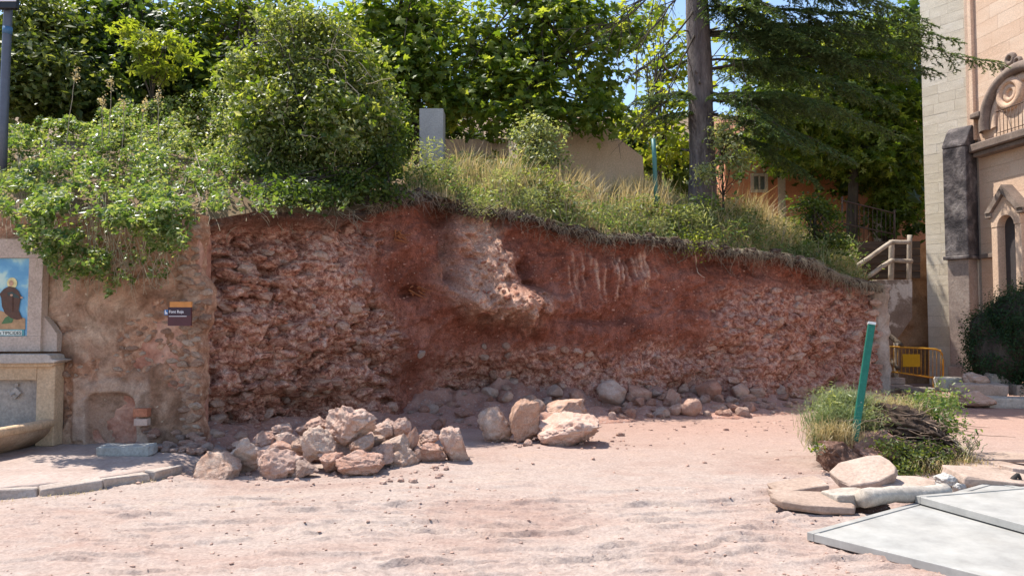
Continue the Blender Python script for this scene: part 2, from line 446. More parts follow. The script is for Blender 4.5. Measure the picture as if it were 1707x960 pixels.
c = mix(n, l, c, rd.outputs[0], sp.outputs[1])
c = mix(n, l, c, (.075, .048, .035), sp.outputs[2])
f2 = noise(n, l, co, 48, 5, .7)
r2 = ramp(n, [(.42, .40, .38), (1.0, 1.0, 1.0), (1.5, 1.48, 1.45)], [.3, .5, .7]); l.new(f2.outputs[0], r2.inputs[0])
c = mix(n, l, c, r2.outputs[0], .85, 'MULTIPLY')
f3 = noise(n, l, co, 19, 7, .75, .6); r6 = ramp(n, [(.45, .42, .40), (1, 1, 1), (1.35, 1.33, 1.3)], [.33, .5, .68]); l.new(f3.outputs[0], r6.inputs[0])  # dark crack mottling put into the clay colour in place of fine relief shading
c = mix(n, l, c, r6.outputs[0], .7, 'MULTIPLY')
sk = noise(n, l, co, 23, 3, .5)
r5 = ramp(n, [(0, 0, 0), (1, 1, 1)], [.69, .74]); l.new(sk.outputs[0], r5.inputs[0])
c = mix(n, l, c, (.60, .47, .38), mathn(n, l, 'MULTIPLY', r5.outputs[0], .75))
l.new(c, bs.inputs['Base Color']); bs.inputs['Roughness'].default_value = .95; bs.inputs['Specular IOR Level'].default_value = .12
bumps(n, l, bs, [(f1.outputs[0], .8, .06), (f2.outputs[0], .7, .02)])
M['clay'] = m
mb = MB().add(CL, grid_faces(NU, NVV))
me = mb.mesh("cliff", True)
soil = np.zeros((len(CL), 4), np.float32); soil[:, 3] = 1
soil[:, 0] = np.clip(zone_st + zone_rb * .8, 0, 1)
soil[:, 1] = np.clip(np.clip(hump * 1.15 - .12 + .45 * hump * fbm(q * 6, 4, 171), 0, 1) * .9 + 1.1 * claw * np.clip(.75 + 1.2 * fbm(q * 11, 3, 172), 0, 1) + .5 * sstep(560, 640, py) * sstep(300, 480, px) * sstep(700, 640, px) * .0, 0, 1)
soil[:, 2] = np.maximum(sstep(.95, .975, V2.ravel() + .012 * fbm(q * 4, 2, 41)) * sstep(560, 640, px), .75 * sstep(.90, .98, V2.ravel() + .03 * fbm(q * 3, 3, 42)))
ca = me.attributes.new("soil", 'FLOAT_COLOR', 'POINT'); ca.data.foreach_set("color", soil.ravel())
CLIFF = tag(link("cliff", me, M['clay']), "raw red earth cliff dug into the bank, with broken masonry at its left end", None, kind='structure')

# ------------------------------------------------------------------ hillside behind the cut
lx = np.concatenate([[-400, -30, -8, -4.6], tb[:, 2], [8.3, 400]])
ly = np.concatenate([[9.95, 9.95, 9.95, 9.95], tb[:, 3] + .02, [tb[-1, 3] + .1, tb[-1, 3] + .1]])
lz = np.concatenate([[2.75, 2.75, 2.75, 2.75], tb[:, 4] - .02, [tb[-1, 4] - .1, tb[-1, 4] - .1]])
def hill_edge(X): return np.interp(X, lx, ly), np.interp(X, lx, lz)
def hill_z(X, Y):
    X = np.asarray(X, float); Y = np.asarray(Y, float)
    ye, ze = hill_edge(X); dd = np.maximum(0, Y - ye)
    rise = np.interp(X, [-8, -3.4, -2, 2, 4, 7, 9], [2.7, 1.9, 1.2, 1.25, 1.55, 1.4, 1.3])
    far = .36 * np.maximum(0, Y - 34) * sstep(34, 60, Y)
    p_ = np.stack([X, Y, 0 * X], -1).reshape(-1, 3)
    return ze + rise * (1 - np.exp(-dd / 2.3)) + .07 * fbm(p_ * .9, 3, 61).reshape(X.shape) * np.minimum(1, dd * 2) + far * .9
hx = np.concatenate([np.linspace(-120, -10, 23), np.linspace(-9.6, 7.9, 176)])
hd = np.concatenate([np.linspace(0, 8, 60), np.linspace(8.6, 60, 30), np.linspace(65, 170, 14)])
HX, HD = np.meshgrid(hx, hd, indexing='ij')
HY = hill_edge(HX)[0] + HD
M['soil'] = rocky("bank_soil", [(.10, .065, .04), (.20, .13, .075), (.27, .19, .11)], 1.5, 30, .6, .02)
tag(MB().add(np.stack([HX, HY, hill_z(HX, HY)], -1).reshape(-1, 3), grid_faces(len(hx), len(hd))).build("hillside", M['soil'], smooth=True), kind='structure')
# terrace at the right, behind the stair recess, running on to the same far hill
hx2 = np.concatenate([np.linspace(7.9, 12, 20), np.linspace(13, 130, 30)]); hy2 = np.concatenate([np.linspace(20.6, 40, 40), np.linspace(44, 186, 30)])
HX2, HY2 = np.meshgrid(hx2, hy2, indexing='ij')
Z2 = 3.75 + .36 * .9 * np.maximum(0, HY2 - 34) * sstep(34, 60, HY2)
tag(MB().add(np.stack([HX2, HY2, Z2], -1).reshape(-1, 3), grid_faces(len(hx2), len(hy2))).build("terrace", M['soil'], smooth=True), kind='structure')

# ------------------------------------------------------------------ rocks
def ico(sub):
    bm = bmesh.new(); bmesh.ops.create_icosphere(bm, subdivisions=sub, radius=1)
    V = np.array([v.co[:] for v in bm.verts]); Fc = np.array([[v.index for v in f.verts] for f in bm.faces]); bm.free()
    return V, Fc
ICO = {k: ico(k) for k in (1, 2, 3, 5)}
def rock_arrays(seed, sub, cuts=9, rough=.10, pit=.0, lo=.45, hi=.85):
    r_ = np.random.default_rng(seed)
    V, Fc = ICO[sub]; V = V.copy()
    for k in range(cuts):
        nn = r_.normal(size=3); nn /= np.linalg.norm(nn)
        dd = r_.uniform(lo, hi); s = V @ nn
        V = V - np.maximum(0, s - dd)[:, None] * nn * .96
    o = r_.uniform(0, 99, 3)
    if sub >= 3:
        V *= (1 + rough * 1.35 * fbm(V * 2.2 + o, 4, seed) + rough * .8 * fbm(V * 6 + o, 4, seed + 3, .6) - .05 * sstep(.2, .5, vnoise(V * 9 + o, seed + 8)))[:, None]
        if pit: V *= (1 - pit * sstep(.1, .5, vnoise(V * 5 + o, seed + 5)) - pit * .6 * sstep(.2, .6, vnoise(V * 11 + o, seed + 6)))[:, None]
    else:
        V *= (1 + rough * r_.normal(size=len(V)) * .6)[:, None]
    mn, mx = V.min(0), V.max(0); V = (V - (mn + mx) / 2) / ((mx - mn) / 2)
    return V, Fc
def rock_mesh(seed, sub, smooth, **k):
    V, Fc = rock_arrays(seed, sub, **k)
    me = MB().add(V, Fc).mesh("rock", smooth); me.materials.append(None); return me
def rockmat(name, cols, scale=2.2, fine=18, bump=.7): return rocky(name, cols, scale, fine, bump, .03, .92, rand=True, speck=((.62, .52, .44), 9., .66))
M['rock_pink'] = rockmat("pink_limestone", [(.52, .285, .205), (.64, .42, .33), (.70, .53, .44)])
M['rock_tan'] = rockmat("tan_limestone", [(.52, .30, .205), (.62, .425, .325), (.68, .53, .43)])
M['rock_grey'] = rockmat("grey_limestone", [(.40, .25, .195), (.51, .35, .28), (.60, .45, .37)])
M['clod'] = rockmat('earth_clod_soil', [(.13, .065, .045), (.22, .125, .09), (.34, .23, .175)])
M['rock_dust'] = rockmat('dusty_red_limestone', [(.40, .195, .135), (.52, .295, .215), (.60, .40, .305)])
M['stone_wall'] = rocky("masonry_stone", [(.27, .10, .062), (.46, .22, .15), (.62, .37, .27), (.70, .50, .39)], 2.5, 16, .7, .03, .93, rand=True)
M['scree'] = rocky("scree_dust", [(.33, .165, .115), (.43, .235, .175), (.50, .305, .24)], 2.5, 36, .7, .03, speck=((.48, .38, .33), 26, .6))

def cat_rock(name, seed, px, py, wpx, hpx, Y, label, mat='rock_pink', sub=5, rot=0., tilt=0., pit=0., cuts=10, rough=.1, group=None, depth=1., cat="rock", sink=0., lo=.45, hi=.85):
    c = P(px, py, Y); s = Y / F
    me = rock_mesh(seed, sub, sub > 2, cuts=cuts, rough=rough, pit=pit, lo=lo, hi=hi); me.materials[0] = M[mat]
    o = bpy.data.objects.new(name, me); COL.objects.link(o)
    hw, hh = wpx * s / 2, hpx * s / 2
    o.scale = (hw, hw * .85 * depth, hh)
    o.rotation_euler = (0, math.radians(tilt), math.radians(rot))
    o.location = (c.x, c.y, c.z - sink)
    return tag(o, label, cat, group)
RG = "rocks of the pile in front of the cliff"
def gd(yb): return CAMZ * F / (yb - 539.6)
ROCKS = [  # seed, cx, cy, w, h, Y, material, tilt, pit, label
 (1, 364, 778, 66, 44, 7.95, 'rock_tan', 8, 0, "angular orange-tan rock at the left front corner of the rock pile"),
 (2, 409, 758, 56, 52, 8.25, 'rock_tan', 20, .03, "pale cream-topped rock behind the left front corner rock of the pile"),
 (3, 404, 737, 27, 16, 8.65, 'rock_pink', 0, 0, "small flat pink stone resting above the cream-topped rock"),
 (4, 369, 755, 30, 18, 8.45, 'rock_grey', 0, 0, "small crumbly grey stone behind the corner rock of the pile"),
 (5, 330, 778, 19, 20, 8.1, 'rock_grey', 0, 0, "small grey stone on the ground just left of the rock pile"),
 (6, 466, 769, 72, 56, 8.05, 'rock_pink', -24, .06, "big pink wedge rock sloping up to the right, second from the pile's left end"),
 (7, 441, 733, 36, 28, 8.7, 'rock_pink', 0, .06, "knobbly pink stone above the big wedge rock"),
 (8, 473, 716, 36, 22, 8.95, 'rock_pink', 6, 0, "flat-topped orange stone high on the pile's left shoulder"),
 (9, 478, 733, 38, 26, 8.75, 'rock_pink', -15, .06, "pink stone wedged below the flat-topped orange stone"),
 (10, 506, 717, 24, 22, 8.95, 'rock_pink', 10, 0, "small rounded pink stone left of the crowning boulder's neighbour"),
 (11, 529, 710, 40, 28, 8.9, 'rock_pink', -18, 0, "pink stone leaning against the left side of the crowning boulder"),
 (12, 584, 706, 84, 58, 8.6, 'rock_pink', 0, .12, "large pitted boulder crowning the rock pile before the cliff"),
 (13, 531, 742, 56, 50, 8.35, 'rock_tan', 30, .05, "bulky hooked tan rock under the left edge of the crowning boulder"),
 (14, 507, 781, 40, 30, 8.0, 'rock_grey', 0, .06, "small rough grey rock on the ground right of the big wedge rock"),
 (15, 552, 769, 46, 33, 8.2, 'rock_pink', 14, .04, "orange rock lying beside the low front boulder"),
 (16, 601, 771, 72, 39, 8.2, 'rock_pink', 4, .05, "low broad pink boulder at the front middle of the rock pile"),
 (17, 604, 742, 46, 26, 8.4, 'rock_tan', -34, .02, "slanted elongated pale stone under the crowning boulder's right side"),
 (18, 572, 748, 36, 32, 8.6, 'rock_pink', 0, 0, "shaded stone in the dark gap directly below the crowning boulder"),
 (19, 640, 715, 37, 34, 8.95, 'rock_pink', 12, .04, "blocky pink stone touching the crowning boulder's right side"),
 (20, 669, 714, 34, 34, 9.0, 'rock_pink', -20, 0, "pointed pink stone at the top right of the pile"),
 (21, 688, 730, 22, 38, 8.85, 'rock_pink', 10, 0, "upright narrow orange stone near the pile's right shoulder"),
 (22, 660, 738, 46, 24, 8.7, 'rock_tan', -10, .03, "flat pale stone left of the upright narrow stone"),
 (23, 633, 755, 42, 34, 8.5, 'rock_pink', 0, .03, "square pink stone right of the low broad boulder"),
 (24, 671, 760, 50, 34, 8.65, 'rock_tan', 0, .05, "boxy cream rock with a flat face at the pile's right front"),
 (25, 714, 730, 37, 27, 9.05, 'rock_pink', 0, .07, "rough pink stone behind the boxy cream rock's right side"),
 (26, 722, 755, 42, 34, 8.85, 'rock_pink', 0, .08, "knobbly round rock between the boxy cream rock and the upright end slab"),
 (27, 757, 743, 50, 56, 8.9, 'rock_pink', 6, .06, "upright oval slab-like rock ending the pile at the right"),
 (28, 698, 755, 20, 22, 8.8, 'rock_pink', 0, 0, "little stone filling the gap beside the knobbly round rock"),
 (29, 785, 763, 11, 8, 9.05, 'rock_grey', 0, 0, "tiny dark stone on the dust just right of the pile"),
 (30, 629, 733, 26, 18, 8.75, 'rock_tan', 0, .04, "small pale stone between the blocky and flat stones"),
 (31, 498, 741, 34, 26, 8.6, 'rock_tan', -12, .04, "tan stone left of the bulky hooked rock"),
 (32, 828, 708, 56, 54, 10.5, 'rock_tan', 0, .04, "rounded grey-tan boulder at the left of the second rock group"),
 (33, 874, 700, 50, 68, 10.4, 'rock_tan', 24, .03, "tall leaning tan slab rock in the second rock group"),
 (34, 949, 716, 99, 52, 10.2, 'rock_pink', -8, .05, "long pink-topped boulder at the right of the second rock group"),
 (35, 940, 686, 76, 36, 11.2, 'rock_tan', -8, .03, "long sunlit rock behind the pink-topped boulder"),
 (36, 894, 680, 32, 30, 11.2, 'rock_tan', 10, .04, "pale stone behind the tall leaning slab rock"),
 (37, 846, 660, 18, 16, 12.1, 'rock_tan', 0, 0, "small bright stone perched on the scree above the leaning slab rock"),
 (38, 879, 737, 15, 11, 10.0, 'rock_pink', 0, 0, "small red stone on the dust before the leaning slab rock"),
 (39, 1034, 723, 14, 8, 10.95, 'rock_pink', 0, 0, "lone small red stone on bare dust right of the second rock group"),
 (40, 1020, 692, 13, 14, 12.6, 'rock_pink', 0, 0, "small stone at the shadow's edge beyond the second rock group"),
]
for sd_, cx, cy, ww, hh, Y, mt, ti, pit, lab in ROCKS:
    cat_rock("rock", sd_ * 13 + 5, cx, cy + 1.5, ww * 1.10, hh * 1.16, Y, lab, mt, 5 if ww > 24 else 3, rot=random.Random(sd_).uniform(-18, 18) if ww < 60 else 4, tilt=ti, pit=pit,
             cuts=12 if sd_ not in (27, 12, 32) else 7, group=RG if sd_ < 32 else "rocks of the second group", rough=.12)
# hidden inner stones that carry the upper ones
for k, (cx, cy, ww, hh, Y) in enumerate([(560, 752, 80, 55, 8.85), (480, 752, 70, 40, 8.75), (640, 748, 90, 50, 9.0), (430, 760, 60, 40, 8.65), (700, 750, 60, 36, 9.1), (600, 735, 70, 40, 9.1), (912, 708, 70, 44, 11.0), (520, 735, 60, 40, 9.1)]):
    cat_rock("rock", 700 + k, cx, cy, ww, hh, Y, "dusty stone packed in shadow inside the rock heap, mostly hidden by others", 'rock_pink', 3, group="stones packed inside the heaps")

# --- stones bedded in the cliff face
rg = np.random.default_rng(5)
SM = []
for k in range(14):
    me = rock_mesh(300 + k, 1 if k % 2 else 2, False, cuts=8, rough=.08); me.materials[0] = M['stone_wall']; SM.append(me)
PXc, PYc = proj(CL)
def pick(mask, nmax, mind, seed):
    idx = np.nonzero(mask)[0]; r_ = np.random.default_rng(seed); r_.shuffle(idx)
    out = np.zeros((0, 3)); res = []
    for i in idx[:16000]:
        if len(res) >= nmax: break
        if len(out) == 0 or ((out - CL[i]) ** 2).sum(1).min() > mind ** 2:
            out = np.vstack([out, CL[i]]); res.append(i)
    return res
def bed(ids, smin, smax, kids=True, sunk=.25, mb=None, seed=0, flat=.72):
    r_ = np.random.default_rng(seed)
    for i in ids:
        s = smin + (smax - smin) * r_.random() ** 1.6
        nn = np.array([NX[i], NY[i], 0]); c = CL[i] - nn * s * sunk
        sx, sy, sz = s * r_.uniform(.85, 1.35), s * r_.uniform(.7, 1), s * flat * r_.uniform(.75, 1.15)
        ang = math.atan2(ny[0], nx[0]) + math.pi / 2 + r_.uniform(-.5, .5); tl = r_.uniform(-.35, .35)
        if kids:
            o = link("stone", SM[r_.integers(len(SM))], None, CLIFF)
            o.location = c; o.scale = (sx, sy, sz); o.rotation_euler = (r_.uniform(-.3, .3), tl, ang)
        else:
            V_, F_ = rock_arrays(int(r_.integers(40)), 1, cuts=7, rough=.08)
            V_ = (V_ * np.array([sx, sy, sz])) @ np.array(Matrix.Rotation(ang, 3, 'Z') @ Matrix.Rotation(tl, 3, 'Y')).T + c
            mb.add(V_, F_)
vis = V2.ravel() > .1
left = (zone_st > .55) & vis & (PYc > 385)
bed(pick(left & (PXc < 680), 165, .16, 3), .05, .13, seed=4)
bed(pick((zone_rb > .5) & vis & (PYc < 650) & (PXc > 1120), 82, .17, 6), .05, .15, seed=7)
bed(pick((zone_rb > .5) & vis & (PYc > 560) & (PXc < 1120), 45, .2, 8), .04, .12, seed=9)
for (a_, b_, w_) in [(806, 578, 10), (808, 596, 12), (843, 575, 13), (846, 592, 12), (846, 622, 10), (851, 640, 22), (474, 664, 16), (385, 692, 14), (640, 700, 16), (920, 690, 20), (700, 590, 14)]:
    i = int(np.argmin((PXc - a_) ** 2 + (PYc - b_) ** 2)); s = w_ / F * CL[i][1] / 2 * 1.2
    me_ = SM[(a_ + b_) % 14].copy(); me_.materials[0] = M['rock_grey']; o = link("stone", me_, None, CLIFF); o.location = CL[i] + np.array([NX[i], NY[i], 0]) * s * .3; o.scale = (s, s * .8, s * .85); o.rotation_euler = (0, .3, a_)
mbp = MB()
bed(pick(left, 560, .06, 13), .018, .05, False, .2, mbp, 14)
bed(pick((zone_rb > .4) & vis, 800, .065, 15), .015, .045, False, .2, mbp, 16)
bed(pick((hump > .35) & vis, 240, .05, 17), .015, .05, False, .1, mbp, 18)
bed(pick((clay > .5) & vis & (PYc > 380), 620, .075, 19), .006, .03, False, .15, mbp, 20)
tag(mbp.build("small_stones", M['stone_wall'], CLIFF), kind='stuff')

# --- scree along the foot
def base_at(s):
    return np.interp(s, seg * CLEN, tb[:, 0]), np.interp(s, seg * CLEN, tb[:, 1])
ns, nw = 420, 60
S_, W_ = np.meshgrid(np.linspace(.1, CLEN - .1, ns), np.linspace(0, 1, nw), indexing='ij')
bx, by = base_at(S_); nxs = np.interp(S_, uu * CLEN, nx); nys = np.interp(S_, uu * CLEN, ny)
qs = np.stack([S_, W_ * 1.4, 0 * S_], -1).reshape(-1, 3)
wid = np.interp(S_, [0, 1.5, 3.5, 5.5, 8, 11, CLEN], [.5, .7, 1.0, 1.5, 1.3, 1.45, 1.5]) * (1 + .25 * fbm(qs * .9, 2, 201).reshape(S_.shape))
hgt = np.interp(S_, [0, 1.5, 3.5, 5.5, 8, 11, CLEN], [.3, .22, .25, .55, .5, .42, .35]) * (1 + .4 * fbm(qs * 1.1, 2, 202).reshape(S_.shape))
offs = -.45 + W_ * (wid + .45)
SZ = hgt * (1 - W_) ** 1.15 * (1 + .5 * fbm(qs * 3, 3, 203).reshape(S_.shape)) + .03 * fbm(qs * 9, 3, 204).reshape(S_.shape) * (1 - W_ * .6)
wS = worley(qs * np.array([7, 7, 1]), 205); SZ += (.05 * np.clip(.7 - wS[0], 0, 1) * wS[2]).reshape(S_.shape) * sstep(1, .8, W_)
SZ = np.where(W_ > .985, -.06, SZ)
SV = np.stack([bx + nxs * offs, by + nys * offs, SZ], -1)
tag(MB().add(SV.reshape(-1, 3), grid_faces(ns, nw)).build("scree", M['scree'], smooth=True), kind='structure')
def scree_pt(s, wv):
    i = int(np.clip(s / CLEN * (ns - 1), 0, ns - 1)); j = int(np.clip(wv * (nw - 1), 0, nw - 1)); return SV[i, j]
RM = []
for k in range(12):
    me = rock_mesh(500 + k, 3 if k < 7 else 2, k < 7, cuts=10, rough=.09); me.materials[0] = M['rock_dust'] if k % 4 else M['rock_grey']; RM.append(me)
FOOT = [(1019, 655, 48, 38), (1066, 655, 38, 30), (1123, 665, 26, 28), (1182, 653, 40, 33), (1206, 641, 30, 18), (1333, 650, 28, 19), (1233, 652, 32, 26),
        (1298, 651, 22, 22), (1329, 682, 24, 18), (1290, 683, 34, 17), (1199, 685, 28, 20), (1175, 668, 20, 18), (1151, 679, 36, 26), (1126, 683, 24, 18), (1102, 688, 30, 18), (1252, 680, 26, 18),
        (1051, 662, 16, 14), (1262, 655, 24, 18), (1220, 668, 22, 16), (1085, 672, 18, 14), (960, 660, 26, 22), (925, 652, 28, 20), (1310, 625, 30, 22)]
FL = "dusty grey-pink rubble stone lying in the shade along the foot of the red cliff"
FGp = "rubble stones along the cliff foot"
UN = {0: "largest rounded brown boulder at the cliff foot, behind the second rock group", 1: "round pinkish boulder at the cliff foot right of the largest brown one", 3: "tilted pale boulder standing out of the middle of the cliff-foot rubble"}
def along_cliff(px):
    return float(np.interp(px, tb[:, 5], seg * CLEN))
for k, (cx, cy, ww, hh) in enumerate(FOOT):
    yb = cy + hh / 2
    # distance at which the scree surface shows at that pixel
    s = along_cliff(cx); best = None
    for wv in np.linspace(0, .97, 30):
        sv_ = scree_pt(s, wv); xx, y_ = proj(sv_[None]); e = abs(y_[0] - yb)
        if best is None or e < best[0]: best = (e, sv_)
    Y = best[1][1]
    me = RM[k % 7]; o = link("rubble_stone", me); c = P(cx, cy, Y); sc_ = Y / F / 2
    o.location = c; o.scale = (ww * sc_ * 1.08, ww * sc_ * .85, hh * sc_ * 1.15); o.rotation_euler = (0, random.Random(k).uniform(-.3, .3), random.Random(k).uniform(-.6, .6))
    tag(o, UN.get(k, FL), "stone", FGp)
r_ = np.random.default_rng(77)
for k in range(230):
    s = r_.uniform(3.2, CLEN - .4) if k < 150 else r_.uniform(8.2, CLEN - .6); wv = r_.uniform(.12, .98); p_ = scree_pt(s, wv)
    sc_ = .035 + .11 * r_.random() ** 2.0
    o = link("rubble_stone", RM[r_.integers(len(RM))]); o.location = (p_[0], p_[1], p_[2] + sc_ * .25)
    o.scale = (sc_ * r_.uniform(.9, 1.4), sc_, sc_ * r_.uniform(.6, .95)); o.rotation_euler = (r_.uniform(-.3, .3), r_.uniform(-.3, .3), r_.uniform(0, 6))
    tag(o, FL, "stone", FGp)
for k in range(64):      # rubble between the plaster wall and the pile
    x = r_.uniform(-4.7, -3.3); y = r_.uniform(8.7, 9.6) + .1; sc_ = r_.uniform(.03, .085)
    o = link("rubble_stone", RM[r_.integers(len(RM))]); o.location = (x, y, (.10 if x < -3.6 else gz(x, y)) + sc_ * .4 + .16 * sstep(9.2, 9.8, y))
    o.scale = (sc_ * 1.2, sc_, sc_ * .7); o.rotation_euler = (0, r_.uniform(-.3, .3), r_.uniform(0, 6))
    tag(o, "small dusty rubble stone in the corner between plaster wall and cliff", "stone", "small stones in the wall corner")
# loose grit on the dust
mbg = MB()
def grit(nn, x0, x1, y0, y1, s0, s1, seed):
    r_ = np.random.default_rng(seed)
    for k in range(nn):
        x, y = r_.uniform(x0, x1), r_.uniform(y0, y1); s = s0 + (s1 - s0) * r_.random() ** 4
        V_, F_ = rock_arrays(int(r_.integers(30)), 1, cuts=6)
        mbg.add(V_ * s * np.array([1.2, 1, .7]) @ rotz(r_.uniform(0, 6)).T + np.array([x, y, gz(x, y) + s * .3]), F_)
grit(260, -4.5, 5, 4.6, 8, .004, .016, 1); grit(160, -3.5, 5, 8, 11, .005, .03, 2); grit(300, -4.2, -.6, 7.5, 9.2, .006, .045, 3); grit(120, -.4, 1.6, 9.8, 11, .006, .04, 7); grit(1300, -5, 5, 4.3, 7.5, .003, .016, 8); grit(300, 1.6, 3.4, 4.3, 6.4, .003, .014, 9)
grit(150, .2, 6, 11.2, 12.8, .008, .04, 4); grit(200, 2.6, 5.5, 6.2, 8.2, .006, .03, 5)
tag(mbg.build("gravel", M['rock_grey']), kind='stuff')

# ------------------------------------------------------------------ foliage builders
def _poly(shape):
    if shape == 'oval':
        return np.array([(0, -.5, 0), (.27, -.02, .07), (0, .5, 0), (-.27, -.02, .07)]), [np.array([[0, 1, 2], [0, 2, 3]])]
    if shape == 'narrow':
        return np.array([(0, -.5, 0), (.11, 0, .05), (0, .5, -.05), (-.11, 0, .05)]), [np.array([[0, 1, 2], [0, 2, 3]])]
    if shape == 'maple':
        an = np.radians([-90, -55, -20, 5, 30, 58, 90, 122, 150, 175, 200, 235]); rr = [.30, .36, .50, .24, .50, .27, .58, .27, .50, .24, .50, .36]
        v = np.array([(0, -.1, .06)] + [(r * math.cos(a), r * math.sin(a) - .05, -.10 * r) for a, r in zip(an, rr)])
        return v, [np.array([[0, k, k % 12 + 1] for k in range(1, 13)])]
    if shape == 'palm':       # five leaflets from one stalk
        v = [(0, 0, .05)]; f = []
        for a in (-150, -120, 90, 35, 145, -35 + 10):
            a = math.radians(a if a not in (-150, -120) else a + 0); c, s = math.cos(a), math.sin(a); i = len(v)
            v += [(.3 * c - .11 * s, .3 * s + .11 * c, 0), (.58 * c, .58 * s, -.08), (.3 * c + .11 * s, .3 * s - .11 * c, 0)]
            f += [[0, i, i + 1], [0, i + 1, i + 2]]
        return np.array(v), [np.array(f)]
def leaves(mb, C, N, size, shape, rng, jit=.35):
    n = len(C); N = N / (np.linalg.norm(N, axis=1)[:, None] + 1e-9)
    R_ = rng.normal(size=(n, 3)); T = np.cross(N, R_); T /= np.linalg.norm(T, axis=1)[:, None] + 1e-9; B = np.cross(N, T)
    s = size * (1 + jit * rng.normal(size=n)).clip(.4, 2)
    v, fs = _poly(shape); k = len(v)
    W = C[:, None, :] + s[:, None, None] * (v[None, :, 0, None] * T[:, None, :] + v[None, :, 1, None] * B[:, None, :] + v[None, :, 2, None] * N[:, None, :])
    off = (np.arange(n) * k)[:, None, None]
    mb.add(W.reshape(-1, 3), [(f[None] + off).reshape(-1, f.shape[1]) for f in fs])
def unit(rng, n):
    v = rng.normal(size=(n, 3)); return v / np.linalg.norm(v, axis=1)[:, None]
def ell(px, py, Y, rx, ry, rd):
    c = P(px, py, Y); s = Y / F
    return np.array(c), np.array([rx * s, rd, ry * s])
def clump_pts(ells, ncl, per, sig, rng, shell=.5, up=.8, outw=.55, rnd=.6, flat=.55):
    w_ = np.array([(e[1][0] * e[1][2]) for e in ells]); w_ /= w_.sum()
    k = rng.choice(len(ells), ncl, p=w_)
    u = unit(rng, ncl) * (rng.random(ncl) ** (shell))[:, None]
    cen = np.array([ells[i][0] for i in k]) + u * np.array([ells[i][1] for i in k])
    out = u / (np.linalg.norm(u, axis=1)[:, None] + 1e-6)
    sg = sig * rng.uniform(.6, 1.4, ncl)
    C = np.repeat(cen, per, 0) + rng.normal(size=(ncl * per, 3)) * np.repeat(sg, per)[:, None] * np.array([1, 1, flat])
    N = np.array([0, 0, up]) + outw * np.repeat(out, per, 0) + rnd * rng.normal(size=(ncl * per, 3))
    return C, N, cen
def wander(a, b, n, amp, rng):
    a, b = np.array(list(a)), np.array(list(b)); t = np.linspace(0, 1, n)[:, None]
    p = a + (b - a) * t; j = rng.normal(size=(n, 3)) * amp; j[0] = 0; j = np.cumsum(j, 0) * .5
    return p + j * np.sin(np.pi * np.clip(t, 0, 1) * .5)
def twigs(mb, frm, cens, k, r0, rng, sides=5):
    for c in cens[rng.choice(len(cens), min(k, len(cens)), replace=False)]:
        f = frm[rng.integers(len(frm))]
        mid = (f + c) / 2 + np.array([0, 0, .12]) * np.linalg.norm(c - f)
        t = np.linspace(0, 1, 7)[:, None]
        p = (1 - t) ** 2 * f + 2 * t * (1 - t) * mid + t ** 2 * c + rng.normal(size=(7, 3)) * .025 * np.sin(np.pi * t)
        tube(mb, p, np.linspace(r0, .006, 7), sides, False)
M['bark_dark'] = rocky("dark_bark", [(.035, .028, .022), (.07, .055, .042), (.11, .09, .07)], 6, 40, .8, .02, stretch=(1, 1, .25))
M['bark_grey'] = rocky("grey_bark", [(.09, .072, .07), (.17, .14, .135), (.27, .23, .215)], 9, 40, 1.0, .03, stretch=(1, 1, .22), pos=[.3, .5, .7])
def tree(name, label, cat, base, trunk, r0, ells, ncl, per, sig, shape, size, lm, bark='bark_dark', ntw=40, seed=0, group=None, shell=.5, up=.8, outw=.55, rnd=.6, twr=.03, part="crown", flat=.55):
    rng = np.random.default_rng(seed)
    root = thing(name, label, cat, (0, 0, 0), group); root.location = base
    C, N, cen = clump_pts(ells, ncl, per, sig, rng, shell, up, outw, rnd, flat)
    mb = MB(); leaves(mb, C - np.array(list(base)), N, size, shape, rng)
    o = mb.build(part, M[lm]); o.parent = root
    mt = MB(); tp = [np.array(list(q)) for q in trunk]
    tr = []
    for a_, b_ in zip(tp[:-1], tp[1:]): tr += list(wander(a_, b_, 6, .012, rng))
    tr = np.array(tr); tube(mt, tr - np.array(list(base)), np.linspace(r0, r0 * .35, len(tr)), 9)
    up_ = tr[len(tr) // 3:]
    twigs(mt, up_ - np.array(list(base)), cen - np.array(list(base)), ntw, twr, rng)
    o2 = mt.build("trunk" if part == "crown" else "stem", M[bark], None, True); o2.parent = root
    return root
LM = {
 'lf_maple': [(.045, .085, .013), (.085, .135, .022), (.14, .195, .035), (.25, .29, .08)],
 'lf_dark': [(.028, .055, .014), (.055, .095, .022), (.10, .145, .04)],
 'lf_yellow': [(.10, .15, .022), (.16, .205, .035), (.23, .26, .06)],
 'lf_olive': [(.055, .085, .02), (.11, .14, .035), (.20, .22, .07)],
 'lf_ivy': [(.04, .08, .02), (.08, .13, .038), (.13, .175, .06), (.20, .23, .105)],
 'lf_grey': [(.10, .13, .06), (.16, .19, .09), (.24, .26, .15), (.30, .30, .18)],
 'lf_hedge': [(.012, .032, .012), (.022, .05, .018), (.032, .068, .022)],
 'lf_conifer': [(.034, .062, .026), (.06, .10, .036), (.11, .155, .055)],
}
